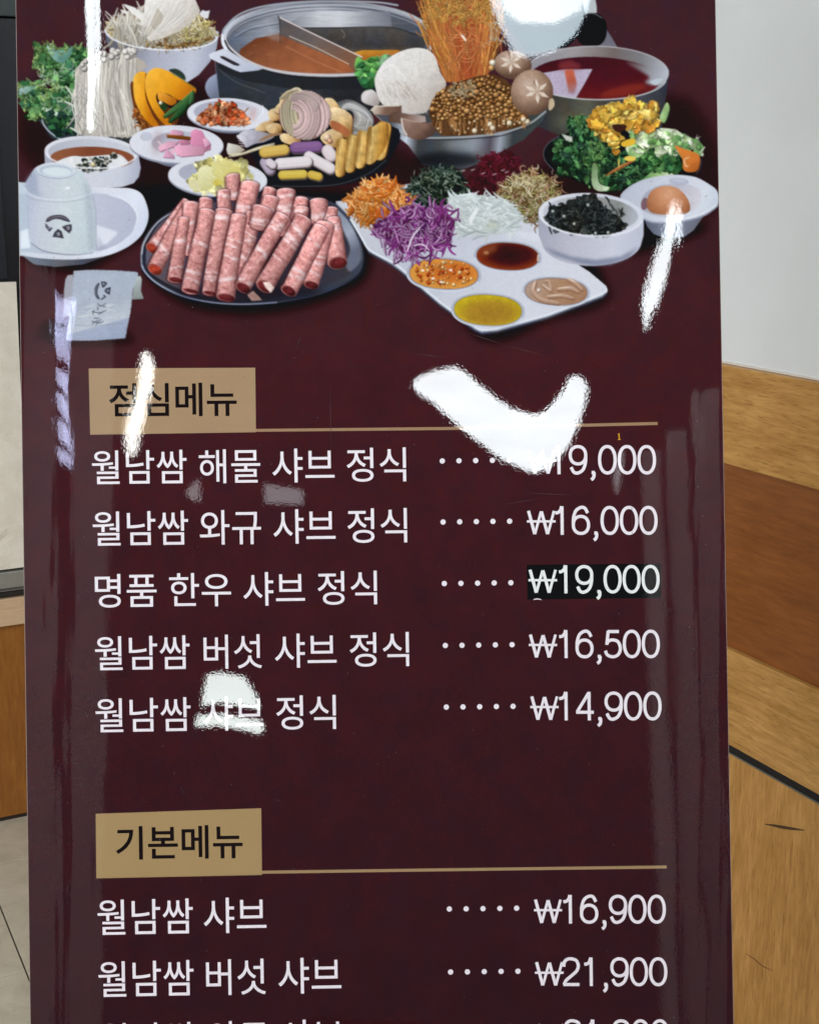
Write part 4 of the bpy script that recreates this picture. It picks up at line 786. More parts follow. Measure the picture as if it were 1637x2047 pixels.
for P_ in ([(800, 1080), (900, 1065), (1000, 1110), (1130, 1090), (1200, 1160), (1220, 1290), (1160, 1300), (1080, 1230), (1000, 1250), (920, 1320), (840, 1310), (800, 1240), (880, 1180)],
           [(1080, 1080), (1200, 1085), (1290, 1130), (1400, 1180), (1450, 1230), (1430, 1280), (1330, 1240), (1230, 1230), (1190, 1150)], [(1090, 960), (1140, 860), (1165, 900), (1150, 970), (1120, 1030), (1085, 1000)],
           [(940, 1510), (1060, 1420), (1180, 1440), (1180, 1490), (1040, 1500)], [(1060, 1170), (1160, 1130), (1210, 1200), (1230, 1300), (1130, 1290)], [(820, 1270), (900, 1200), (960, 1260), (910, 1320), (840, 1320)]):
    a = rng.rand() * 3; m_ = np.mean(np.array(P_), 0); poly([(p[0] + 6, p[1] + 10) for p in P_], (40, 66, 44), sm=True, op=.8)
    poly(P_, ('lin', (m_[0] - 110 * math.cos(a), m_[1] - 110 * math.sin(a)), (m_[0] + 110 * math.cos(a), m_[1] + 110 * math.sin(a)), lt), sm=True, nz=(('m', .16), ('f', .05)))
for k in range(70):
    x, y = rng.uniform(820, 1420), rng.uniform(1080, 1300)
    if y > 1080 + max(0, x - 1200) * .5: strand(x, y, 60, rng.uniform(0, 6), 5, mulc((214, 228, 196), rng.uniform(.6, 1.05)), .3, 0, .6)
leaves([(1000, 1260), (1200, 1300), (1260, 1400), (1180, 1440), (980, 1440), (920, 1340)], 120, 30, [(52, 104, 58), (84, 140, 76), (36, 76, 46)], (150, 190, 130), dk=.45, ang=True)
leaves([(820, 1100), (1000, 1080), (1200, 1120), (1400, 1200), (1420, 1280), (1200, 1280), (900, 1300)], 90, 44, [(170, 200, 140), (130, 174, 106), (196, 212, 176), (100, 150, 84)], (222, 232, 206), dk=.6, ang=True)
yl = [(226, 180, 70), (206, 152, 52), (236, 200, 104), (190, 126, 46)]
YR = [(510, 1000), (600, 900), (700, 880), (760, 870), (860, 820), (930, 890), (1040, 850), (1075, 960), (1060, 1060), (960, 1070), (800, 1050), (700, 980), (690, 1060), (740, 1180), (720, 1280), (650, 1200), (600, 1120), (520, 1070)]
leaves(YR, 190, 46, yl, (246, 226, 150), dk=.5, ang=True)
poly([(690, 1045), (800, 1050), (790, 1090), (740, 1110), (700, 1090)], (60, 34, 30), sm=True)
poly([(770, 1190), (860, 1160), (880, 1200), (820, 1230), (765, 1225)], (220, 176, 50), sm=True); leaves([(640, 1110), (740, 1110), (740, 1270), (690, 1280)], 16, 36, yl, (246, 226, 150))
poly([(1210, 1225), (1290, 1250), (1400, 1290), (1422, 1350), (1400, 1430), (1330, 1445), (1280, 1420), (1270, 1330)], ('lin', (1230, 1240), (1400, 1430), [(0, (214, 124, 52)), (.6, (206, 116, 48)), (1, (170, 88, 36))]), sm=True, nz=(('m', .06),)); line([(1330, 1320), (1290, 1340), (1300, 1390), (1320, 1395)], 16, (226, 170, 120), .3, sm=1)
line([(880, 1340), (760, 1400), (620, 1480)], 26, (150, 84, 44), .8, sm=1); line([(870, 1335), (760, 1390), (650, 1460)], 8, (214, 140, 80), .7, sm=1); ell(835, 1330, 50, 22, (226, 196, 80), 0)
line([(740, 1330), (740, 1400)], 14, (214, 190, 90), .5); poly([(260, 1125), (350, 1150), (350, 1190), (300, 1180)], (186, 190, 180)); line([(1420, 1280), (1460, 1235)], 10, (190, 206, 180))

# --- egg dish and black fungus bowl
dish('egg_dish_print'); view(1040, 330, 3.993)
poly([(975, 400), (1010, 490), (1060, 550), (1140, 580), (1230, 586), (1310, 570), (1380, 520), (1430, 450), (1465, 400)], ('lin', (1000, 500), (1450, 500), [(0, (90, 98, 116)), (.5, (126, 134, 152)), (1, (96, 98, 116))]))
ES = [(795, 250), (870, 170), (1000, 110), (1200, 78), (1380, 92), (1500, 150), (1570, 210), (1578, 300), (1540, 345), (1450, 400), (1300, 440), (1150, 455), (1020, 440), (930, 380), (850, 310)]
poly([(x, y + 14) for x, y in ES], (150, 156, 176), sm=True); poly(ES, ('lin', (800, 150), (1570, 380), [(0, (176, 182, 200)), (.4, (196, 202, 216)), (.8, (206, 212, 224)), (1, (190, 200, 216))]), sm=True)
poly([(960, 300), (1000, 220), (1120, 160), (1300, 150), (1420, 190), (1440, 270), (1380, 360), (1200, 410), (1060, 400), (980, 360)], ('lin', (980, 200), (1420, 380), [(0, (160, 164, 182)), (.5, (182, 182, 196)), (1, (206, 204, 214))]), sm=True)
ell(990, 310, 28, 50, (120, 90, 100), 10); ell(1262, 130, 80, 28, (160, 166, 190), 4, op=.6); ell(1262, 122, 50, 12, (186, 192, 210), 4, op=.8)
line([(1150, 450), (1300, 432), (1440, 392), (1560, 320)], 12, (220, 226, 236), .3, .8, sm=1)
poly([(1008, 300), (1030, 225), (1090, 180), (1180, 166), (1260, 190), (1320, 250), (1352, 320), (1345, 370), (1290, 392), (1160, 396), (1060, 385), (1015, 350)], ('rad', 1180, 230, 210, 210, [(0, (214, 158, 124)), (.4, (198, 136, 98)), (.8, (170, 108, 72)), (1.2, (120, 70, 48))]), sm=True, nz=(('f', .03),))
ball(1475, 240, 10, (226, 230, 240))
dish('black_fungus_bowl_print')
poly([(142, 380), (146, 560)] + [(570 - 395 * math.cos(t * math.pi / 24) , 620 + 190 * math.sin(t * math.pi / 24) - 10 * (t / 24)) for t in range(1, 24)] + [(982, 560), (982, 390)], ('lin', (150, 600), (980, 640), [(0, (160, 163, 180)), (.3, (182, 182, 198)), (.7, (198, 202, 217)), (1, (184, 190, 208))]), sm=False)
poly([(180, 650), (400, 730), (600, 756), (800, 730), (950, 650), (860, 740), (720, 796), (600, 806), (480, 790), (280, 720)], (112, 120, 146), blur=12, op=.75, nz=None, idx=False)
ell(562, 395, 420, 172, ('lin', (150, 300), (980, 420), [(0, W1), (.5, (196, 200, 212)), (1, (206, 212, 226))]), 3)
ell(560, 392, 378, 142, ('lin', (250, 260), (900, 400), [(0, (186, 190, 202)), (.5, (150, 152, 154)), (.8, (130, 134, 132)), (1, (170, 176, 186))]), 3)
FR = [(195, 420), (240, 340), (330, 330), (430, 270), (520, 240), (600, 230), (620, 280), (660, 330), (740, 400), (850, 490), (800, 530), (640, 558), (460, 550), (300, 500)]
poly(FR, (26, 28, 30), jag=10)
leaves(FR, 130, 34, [(34, 38, 40), (22, 26, 28), (48, 54, 54)], (130, 136, 132), dk=.4)
for k in range(110): strand(rng.uniform(220, 800), rng.uniform(300, 520), 60, rng.uniform(0, 6), 12, mulc((50, 54, 54), rng.uniform(.5, 1.5)), .4, .4)
for P_ in ([(250, 330), (290, 370), (240, 400)], [(380, 350), (450, 265)], [(460, 370), (520, 235)], [(540, 300), (590, 222)], [(600, 340), (610, 275)], [(380, 300), (420, 320)]): line(P_, 22, (40, 44, 44), .6)
for x, y in ((600, 545), (350, 410), (430, 470), (540, 320), (700, 540), (260, 370)): ball(x, y, 14, (160, 164, 160))
line(ellpts(562, 400, 412, 166, 3, 10, 165, 40), 16, (220, 222, 232), op=.95)
fade = np.clip((uy - 682) / 22.0, 0, 1)[..., None] * (ID == 0)[..., None]; C[:] = C * (1 - fade) + table_colour(ux, uy) * fade
# overall softness of the print plus halftone grain
for k in range(3):
    ch = C[..., k]; b = boxblur(ch, 1); C[..., k] = ch * .42 + b * .58
C *= (1 + .008 * NZ['f'] + .006 * np.random.RandomState(5).randn(CH, CW))[..., None]
lum_ = C @ np.array([.3, .59, .11]); C = lum_[..., None] + (C - lum_[..., None]) * .93
C = np.clip(C, 0, 255)
# ================================================================ materials
ILL = 1.16; VEIL = np.array([.008, .0085, .0105])
def albedo(C255): return np.clip((lin(C255) - VEIL) / ILL, .0015, .92)
def print_material():
    g = NT('laminated_print'); at = g.n('ShaderNodeAttribute', attribute_name='Col')
    p = g.coord((1, 1, 1))
    grain = g.noise(p, 900, 2, .6); cl = g.noise(p, 24, 5, .65)
    v = g.math('MULTIPLY_ADD', grain, .5, .75); v2 = g.math('MULTIPLY_ADD', cl, .75, .625); v = g.math('MULTIPLY', v, v2)
    cc = g.n('ShaderNodeCombineColor'); [g.l(v, cc.inputs[i]) for i in range(3)]
    hue = g.noise(g.coord((1, 1, 1)), 46, 4, .7); tint = g.ramp(hue, [(.36, (1.14, .97, .80)), (.5, (1, 1, 1)), (.64, (.90, 1.0, 1.22))])
    dk = g.n('ShaderNodeSeparateColor'); g.l(at.outputs['Color'], dk.inputs[0]); isdark = g.n('ShaderNodeMapRange'); g.l(dk.outputs[0], isdark.inputs[0])
    isdark.inputs[1].default_value = .16; isdark.inputs[2].default_value = .055; base = g.mixc(1.0, at.outputs['Color'], cc.outputs[0], 'MULTIPLY')
    soft = g.mixc(1.0, at.outputs['Color'], g.mixc(.22, (.99, .99, .99), cc.outputs[0]), 'MULTIPLY'); g.l(g.mixc(isdark.outputs[0], soft, g.mixc(1.0, base, tint, 'MULTIPLY')), g.b.inputs['Base Color'])
    # gloss film: fine orange peel, a few long ripples near both edges
    fine = g.noise(p, 420, 2, .6); mid = g.noise(g.coord((60, 60, 40)), 1, 2, .5)
    rip = g.noise(g.coord((95, 1, 3.5)), 1, 1, .4)
    sx = g.n('ShaderNodeSeparateXYZ'); tc = g.n('ShaderNodeTexCoord'); g.l(tc.outputs['Object'], sx.inputs[0])
    mask = g.n('ShaderNodeMapRange', interpolation_type='SMOOTHSTEP'); g.l(g.math('ABSOLUTE', g.math('SUBTRACT', sx.outputs[0], -.012)), mask.inputs[0])
    mask.inputs[1].default_value = .215; mask.inputs[2].default_value = .29
    ripm = g.math('MULTIPLY', rip, mask.outputs[0])
    wav = g.math('MULTIPLY', g.noise(g.coord((30, 1, 9)), 1, 1, .4), mask.outputs[0])
    n = g.bump(fine, FINE_D); n = g.bump(mid, MID_D, n); n = g.bump(ripm, RIP_D, n); n = g.bump(wav, 2.2e-4, n)
    g.l(n, g.b.inputs['Normal']); g.b.inputs['Roughness'].default_value = .009; g.b.inputs['IOR'].default_value = 1.5
    dust = g.noise(g.coord((1, 1, 1)), 260, 1, .5); 
    return g.m
FINE_D, MID_D, RIP_D = 5.6e-6, 1.0e-5, 4.5e-5
M_PRINT = print_material()
def set_col(me, rgb_lin):
    a = me.color_attributes.new('Col', 'FLOAT_COLOR', 'POINT'); n = len(me.vertices)
    arr = np.ones((n, 4), np.float32); arr[:, :3] = rgb_lin; a.data.foreach_set('color', arr.ravel())
def plain(name, c, rough=.5, nz=.06, scale=60, metal=0, bump=0):
    g = NT(name); f = g.noise(g.coord((1, 1, 1)), scale, 4, .6); c = L3(c)
    g.l(g.ramp(f, [(.3, tuple(v * (1 - nz) for v in c)), (.7, tuple(min(1, v * (1 + nz)) for v in c))]), g.b.inputs['Base Color'])
    g.b.inputs['Roughness'].default_value = rough; g.b.inputs['Metallic'].default_value = metal
    if bump: g.l(g.bump(f, bump), g.b.inputs['Normal'])
    return g.m
def wood(name, dark, light, axis, rough=.38, rel=.0006, streak=1.0, sat=.5):
    """axis: the local axis the grain runs along"""
    g = NT(name); s1 = [150, 150, 150]; s2 = [34, 34, 34]; s3 = [420, 420, 420]; k = 'xyz'.index(axis); s1[k] = 17; s2[k] = 6.5; s3[k] = 40
    a = g.noise(g.coord(tuple(s1)), 1, 4, .62, .25); b = g.noise(g.coord(tuple(s2)), 1, 3, .6, .6); pores = g.noise(g.coord(tuple(s3)), 1, 2, .6)
    big = g.noise(g.coord((6, 6, 6)), 1, 3, .5)
    f = g.math('ADD', g.math('MULTIPLY', a, .5), g.math('ADD', g.math('MULTIPLY', b, .35), g.math('MULTIPLY', big, .15)))
    D, Lc = L3(dark), L3(light)
    col = g.ramp(f, [(.36, D), (.5, tuple((x + y) / 2 for x, y in zip(D, Lc))), (.62, Lc)])
    pr = g.ramp(pores, [(.30, (.62, .56, .5)), (.42, (1, 1, 1))])
    g.l(g.mixc(streak * .8, col, g.mixc(1.0, col, pr, 'MULTIPLY')), g.b.inputs['Base Color'])
    g.l(g.bump(f, rel, g.bump(pores, rel * .5)), g.b.inputs['Normal']); g.b.inputs['Roughness'].default_value = rough
    return g.m
def paint_wall(name, c):
    g = NT(name); c = L3(c); a = g.noise(g.coord((1, 1, 1)), 5, 4, .6); b = g.noise(g.coord((1, 1, 1)), 420, 3, .6)
    g.l(g.ramp(a, [(.3, tuple(v * .93 for v in c)), (.7, c)]), g.b.inputs['Base Color']); g.l(g.bump(b, .0004), g.b.inputs['Normal']); g.b.inputs['Roughness'].default_value = .7
    return g.m
def emit(name, c, s):
    g = NT(name); g.b.inputs['Base Color'].default_value = (.8, .8, .8, 1); g.b.inputs['Emission Color'].default_value = (*c, 1)
    f = g.noise(g.coord((1, 1, 1)), 3, 2, .5); g.l(g.math('MULTIPLY_ADD', f, s * .3, s * .85), g.b.inputs['Emission Strength']); return g.m

# ================================================================ the room behind the board (room frame turned 26.8 degrees)
RZ = R(26.8)
def rloc(b, a, z=0): return (b * math.cos(RZ) - a * math.sin(RZ), b * math.sin(RZ) + a * math.cos(RZ), z)
def room_empty(name, b, a, z): return empty(name, rloc(b, a, z), (0, 0, RZ))
M_WHITE = paint_wall('white_wall_paint', (226, 230, 230)); M_FAR = paint_wall('beige_wall_paint', (170, 164, 150))
W_TOP = wood('oak_trim', (160, 110, 46), (200, 152, 84), 'y'); W_MID = wood('brown_veneer', (118, 66, 24), (146, 86, 38), 'y', .35, .00015, .35)
W_LOW = wood('oak_rail', (160, 114, 50), (204, 156, 90), 'y'); W_PAN = wood('oak_panel', (160, 112, 50), (200, 150, 84), 'z', .42, .0003)
W_CNT = wood('counter_veneer', (128, 78, 22), (160, 104, 40), 'z', .4, .0002, .5)
# floor
fl = room_empty('floor', 0, 0, 0); tag(fl, kind='structure')
box('floor_base', -3.2, 4.0, -5.2, 3.4, -.05, -.008, plain('dark_grout', (104, 100, 92), .9), fl)
def tile_mat():
    g = NT('stone_tile'); a = g.noise(g.coord((1, 1, 1)), 9, 5, .65, .6); b = g.noise(g.coord((1, 1, 1)), 120, 3, .6)
    c = g.ramp(a, [(.32, L3((196, 190, 168))), (.52, L3((214, 208, 188))), (.7, L3((226, 221, 204)))]); sp = g.ramp(b, [(.30, (.8, .79, .76)), (.40, (1, 1, 1))])
    g.l(g.mixc(1.0, c, sp, 'MULTIPLY'), g.b.inputs['Base Color']); g.b.inputs['Roughness'].default_value = .32; return g.m
tm = tile_mat(); TS = .45; tb = bmesh.new(); box_bm(tb, .0016, TS - .0016, .0016, TS - .0016, -.008, 0, .0008)
tmesh = bpy.data.meshes.new('tile'); tb.to_mesh(tmesh); tb.free(); tmesh.materials.append(tm)
for i in range(-5, 5):
    for j in range(-4, 3):
        b0, a0 = .378 + i * TS, 2.40 - .45 + (j + 0) * TS
        if b0 < -1.6 or b0 > 1.3 - TS * .2 or a0 < .2 or a0 > 3.1: continue
        o = bpy.data.objects.new('tile', tmesh); COL.objects.link(o); o.parent = fl; o.location = (b0, a0, (random.Random(i * 9 + j).random() - .5) * .0006)
# walls
wl = room_empty('wall_left', 1.0, 3.30, 0); tag(wl, kind='structure'); box('wall_face', -4.2, .6, 0, .12, 0, 3.0, M_FAR, wl)
wr = room_empty('wall_right', 1.36, 0, 0); tag(wr, kind='structure'); box('wall_face', 0, .12, -1.2, 3.30, 0, 3.0, M_WHITE, wr)
# panelled dado on the right wall: cap board, recessed veneer, rail, dark gap, lower panels
dd = room_empty('wood_panelling', 1.36, 1.5, 0); tag(dd, 'oak and dark brown wooden wainscot panelling below the white wall at right', 'panelling')
A0, A1 = -2.4, 1.79
box('cap_board', -.016, 0, A0, A1, 1.069, 1.219, W_TOP, dd, .0022)
box('cap_bead', -.0035, 0, A0, A1, 1.2195, 1.2225, plain('bead_white', (222, 216, 206), .6), dd); box('veneer_panel', -.006, 0, A0, A1, .778, 1.0685, W_MID, dd)
box('rail', -.015, 0, A0, A1, .621, .7775, W_LOW, dd, .0018)
box('shadow_gap', -.0110, 0, A0, A1, .6085, .6205, plain('black_groove', (22, 18, 16), .8), dd)
box('groove_lip', -.0133, -.0112, A0, A1, .6057, .6080, plain('grey_lip', (96, 96, 86), .6), dd)
for k, (a0, a1) in enumerate(((-2.4, -.9), (-.898, .31), (.312, 1.79))):
    box('lower_panel', -.013, 0, a0, a1, .0, .6055, W_PAN, dd, .001)
def scratch(pts, w):
    vs = []; fs = []
    for i, (a, z) in enumerate(pts):
        ww = w * math.sin(math.pi * (i + .25) / (len(pts) - .5)); vs += [(-.0136, a - 1.5, z - ww), (-.0136, a - 1.5, z + ww), (-.0128, a - 1.5, z - ww * 1.1), (-.0128, a - 1.5, z + ww * 1.1)]
        if i: q = 4 * i; fs += [(q - 4, q, q + 1, q - 3), (q - 4, q - 2, q + 2, q), (q - 3, q + 1, q + 3, q - 1)]
    return vs, fs
sm_ = plain('scratch_dark', (74, 50, 24), .8); sm2_ = plain('scratch_brown', (118, 80, 40), .8)
for P_, w_ in (([(1.447, .5245), (1.425, .532), (1.405, .538), (1.385, .545), (1.362, .5535)], .0025), ([(1.468, .287), (1.45, .288), (1.43, .2865), (1.405, .292)], .0009)):
    v_, f_ = scratch(P_, w_); mesh_obj('scratch', v_, f_, sm_ if w_ > .001 else sm2_, dd)
# counter at left with a pale top slab
ct = room_empty('wooden_counter', 0, 3.047, 0); tag(ct, 'low orange-brown wooden counter with a pale edge slab left of the menu board', 'counter')
box('front_panel', -.4, .95, .006, .03, .012, .4915, W_CNT, ct, .001); box('plinth', -.4, .95, .012, .03, 0, .0115, plain('plinth_dark', (40, 30, 22), .7), ct)
box('side_panel', .93, .95, .031, .24, .012, .4915, W_CNT, ct)
box('top_slab', -.42, .97, -.012, .25, .492, .5575, wood('pale_edge', (196, 166, 132), (214, 186, 152), 'x', .45, .0001, .3), ct, .002)
# cream cloth board standing on a grey metal rail on the counter
cb = room_empty('cream_board', 0, 3.047, .558); tag(cb, 'cream coloured board with a diagonal crease in a grey metal bottom rail, on the counter', 'board')
g = NT('cream_cloth'); a_ = g.noise(g.coord((1, 1, 1)), 16, 5, .6, .4); b_ = g.noise(g.coord((1, 1, 1)), 240, 2, .6)
cr = g.ramp(a_, [(.3, L3((222, 216, 202))), (.6, L3((236, 232, 220)))]); g.l(g.mixc(.3, cr, g.ramp(b_, [(.3, (.75, .7, .62)), (.6, (1, 1, 1))]), 'MULTIPLY'), g.b.inputs['Base Color']); g.b.inputs['Roughness'].default_value = .75; g.l(g.bump(b_, .0003), g.b.inputs['Normal'])
def board():
    # front face with a folded ridge running down to the right
    b0, b1, z0, z1 = -.30, .5745, .0655, .714; vs = []; fs = []
    N = 40
    for i in range(N + 1):
        for j in range(N + 1):
            b = b0 + (b1 - b0 - .018 * (1 - j / N)) * i / N; z = z0 + (z1 - z0) * j / N
            d = z - (.155 - (b - .482) * .62); y = .004 - .010 * max(0, -d) * 3 - .0035 * math.exp(-(d / .004) ** 2)
            vs.append((b, y, z))
    for i in range(N):
        for j in range(N): q = i * (N + 1) + j; fs.append((q, q + N + 1, q + N + 2, q + 1))
    n = len(vs)
    vs += [(b0, .02, z0), (b1 - .018, .02, z0), (b1, .02, z1), (b0, .02, z1)]
    fs += [(n, n + 3, n + 2, n + 1), (N * (N + 1), N * (N + 1) + N, n + 2, n + 1), (N, n + 3, n + 2, N * (N + 1) + N)]
    return vs, fs
v_, f_ = board(); mesh_obj('cloth_panel', v_, f_, g.m, cb)
M_GREY = plain('grey_aluminium', (150, 150, 144), .35, .05, 40, .3)
bm = bmesh.new(); box_bm(bm, -.32, .60, -.004, .024, .0145, .060, .0015); m_ = bpy.data.meshes.new('metal_rail'); bm.to_mesh(m_); bm.free(); m_.materials.append(M_GREY); o = bpy.data.objects.new('metal_rail', m_); COL.objects.link(o); o.parent = cb
box('rail_lip', -.32, .60, -.007, .020, .004, .0135, plain('dark_rubber', (30, 28, 28), .6), cb); box('rail_bead', -.32, .60, -.006, -.0045, .018, .0225, plain('rail_line', (70, 70, 68), .5), cb)
box('rail_foot', -.32, .60, .002, .020, 0, .0038, plain('rubber_foot', (24, 22, 22), .7), cb)
# black cabinet above and beside it
bc = room_empty('black_cabinet', 0, 3.075, .558); tag(bc, 'glossy black cabinet standing behind the cream board at the left edge', 'cabinet')
M_BLK = plain('black_gloss', (16, 20, 28), .22, .3, 9); M_DG = plain('dark_green_panel', (52, 62, 62), .4, .15, 14)
box('cabinet_body', -.5, .9, .0, .2, .0, 1.265, M_BLK, bc, .002); box('door_stile', .536, .56, -.006, -.0005, .72, 1.262, plain('charcoal_stile', (26, 31, 40), .3, .2), bc, .001)
box('lower_drawer_front', -.48, .53, -.008, -.0008, .722, .80, plain('charcoal_drawer', (22, 28, 38), .28, .2), bc, .001); box('door_panel', -.48, .53, -.005, -.0006, .804, 1.262, M_BLK, bc, .001)
box('header_panel', -.5, .9, -.004, .2, 1.268, 1.40, M_DG, bc, .002)

# ================================================================ the menu board
SP = DIST / F
board_o = empty('menu_board', (0, 0, 0), (R(-PITCH), 0, 0))
cx = Vector((0, DIST * math.cos(R(PITCH)), 1.5 - DIST * math.sin(R(PITCH))))
HB = cx.z / math.cos(R(PITCH)) - .004                    # board length below the view centre
up = Vector((0, math.sin(R(PITCH)), math.cos(R(PITCH))))
board_o.location = cx - up * HB
tag(board_o, 'tall glossy maroon menu board with a food picture and Korean prices, leaning back', 'menu board')
def bl(px, py, off=0.0): return ((px - 818.5) * SP, -off, HB - (py - 1023.5) * SP)
def edge_l(py): return 33.0 + .01425 * py
def edge_r(py): return 1428.5 + .0178 * py
YT, YB = -330.0, 1023.5 + HB / SP
def full_quad(name, px0, px1, y0, y1, o0, o1, mat):
    pass
# foam core: a slab just behind the printed sheet
v = []
for off in (-.0004, -.0062):
    for (yy_, e_) in ((YT, 0), (YB, 0)): v += [bl(edge_l(yy_) - 1.2, yy_, off), bl(edge_r(yy_) + 1.2, yy_, off)]
mesh_obj('foam_core', v, [(0, 1, 3, 2), (4, 6, 7, 5), (0, 4, 5, 1), (2, 3, 7, 6), (0, 2, 6, 4), (1, 5, 7, 3)], plain('foam_core_edge', (150, 134, 128), .7, .12, 90), board_o)
for sx in (-.2, .2):
    mesh_obj('rear_strut', [(sx - .01, .0068, 1.2), (sx + .01, .0068, 1.2), (sx - .01, .02, 1.2), (sx + .01, .02, 1.2), (sx - .01, .30, -.083), (sx + .01, .30, -.083), (sx - .01, .32, -.079), (sx + .01, .32, -.079)],
             [(0, 1, 5, 4), (2, 6, 7, 3), (0, 4, 6, 2), (1, 3, 7, 5), (0, 2, 3, 1), (4, 5, 7, 6)], plain('strut_black', (26, 26, 28), .5), board_o)
# printed picture: grid of cells, split into one part per printed dish
PH = PIT; y_end = 705.0
rows = int((y_end - (-35)) / PH); cols = int(1396 / PH); 
ys_ = -35 + np.arange(rows + 1) * PH
U = np.arange(cols + 1) / cols
X = edge_l(ys_)[:, None] * (1 - U)[None] + edge_r(ys_)[:, None] * U[None]; Y = np.repeat(ys_[:, None], cols + 1, 1)
fx = (X - PX0) / PIT; fy = (Y - PY0) / PIT
ix = np.clip(fx.astype(int), 0, CW - 2); iy = np.clip(fy.astype(int), 0, CH - 2); tx = np.clip(fx - ix, 0, 1)[..., None]; ty = np.clip(fy - iy, 0, 1)[..., None]
CL = C[iy, ix] * (1 - tx) * (1 - ty) + C[iy, ix + 1] * tx * (1 - ty) + C[iy + 1, ix] * (1 - tx) * ty + C[iy + 1, ix + 1] * tx * ty
AL = albedo(CL)
idg = ID[np.clip(((Y[:-1, :-1] + PH / 2 - PY0) / PIT).astype(int), 0, CH - 1), np.clip(((X[:-1, :-1] + PH / 2 - PX0) / PIT).astype(int), 0, CW - 1)]
V3 = np.stack([(X - 818.5) * SP, np.zeros_like(X), HB - (Y - 1023.5) * SP], -1).reshape(-1, 3); AF = AL.reshape(-1, 3)
jj, ii = np.meshgrid(np.arange(cols), np.arange(rows)); q = (ii * (cols + 1) + jj)
def grid_part(name, sel):
    Q = q[sel]; fv = np.stack([Q, Q + cols + 1, Q + cols + 2, Q + 1], 1)
    used, inv = np.unique(fv.ravel(), return_inverse=True); nf = len(Q)
    me = bpy.data.meshes.new(name); me.vertices.add(len(used)); me.vertices.foreach_set('co', V3[used].astype(np.float32).ravel())
    me.loops.add(nf * 4); me.loops.foreach_set('vertex_index', inv.astype(np.int32).ravel()); me.polygons.add(nf)
    me.polygons.foreach_set('loop_start', (np.arange(nf) * 4).astype(np.int32)); me.update(calc_edges=True)
    set_col(me, AF[used]); me.materials.append(M_PRINT); o = bpy.data.objects.new(name, me); COL.objects.link(o); o.parent = board_o; return o
for k in range(1, len(IDN)):
    sel = idg == k
    if sel.sum() > 8: grid_part(IDN[k], sel)
sheet = grid_part('printed_tabletop', idg == 0)
# maroon lower sheet, slight light falloff painted in as darkening downwards
def maroon(px, py):
    c0 = table_colour(np.array(px, float), np.minimum(np.array(py, float), 705.0)); k = np.clip((py - 705) / 1300.0, 0, 1)[..., None]
    return c0 * (1 - k) + np.array([54., 29., 36.]) * k
def flat_grid(name, y0, y1, step, colour, off=0):
    n = max(1, int((y1 - y0) / step)); yv = y0 + (y1 - y0) * np.arange(n + 1) / n; m = 60; u = np.arange(m + 1) / m
    XX = edge_l(yv)[:, None] * (1 - u) + edge_r(yv)[:, None] * u; YY = np.repeat(yv[:, None], m + 1, 1)
    vs = np.stack([(XX - 818.5) * SP, np.full_like(XX, -off), HB - (YY - 1023.5) * SP], -1).reshape(-1, 3); fs = []
    for i in range(n):
        for j in range(m): a = i * (m + 1) + j; fs.append((a, a + m + 1, a + m + 2, a + 1))
    o = mesh_obj(name, vs.tolist(), fs, M_PRINT, board_o); set_col(o.data, albedo(colour(XX, YY).reshape(-1, 3))); return o
flat_grid('maroon_sheet', ys_[-1], YB, 24, maroon); flat_grid('maroon_sheet', YT, -35.0, 24, maroon)
# heading boxes, rules, sticker
def flat(name, pts, c, off):
    o = mesh_obj(name, [bl(x, y, off) for x, y in pts], [tuple(range(len(pts)))[::-1]], M_PRINT, board_o); set_col(o.data, albedo(np.array(c, float))); return o
GOLD = (164, 138, 108)
flat('heading_panel', [(178, 736.5), (510.6, 735), (512, 864), (181, 869)], GOLD, .0001); flat('heading_panel', [(192, 1626.7), (522.5, 1615.6), (524, 1749), (193.3, 1755.8)], (164, 138, 98), .0001)
flat('rule_line', [(511.8, 857.5), (900, 853.5), (1314, 843.5), (1314, 849.5), (900, 859.5), (511.8, 863.2)], (158, 128, 100), .00012); flat('rule_line', [(523.6, 1740.5), (900, 1735.5), (1332, 1730), (1332, 1736), (900, 1741.5), (523.6, 1746.5)], (160, 134, 100), .00012)
flat('price_sticker', [(1052.5, 1129), (1320, 1126.6), (1321, 1195), (1054, 1198.5)], (22, 18, 18), .00015)
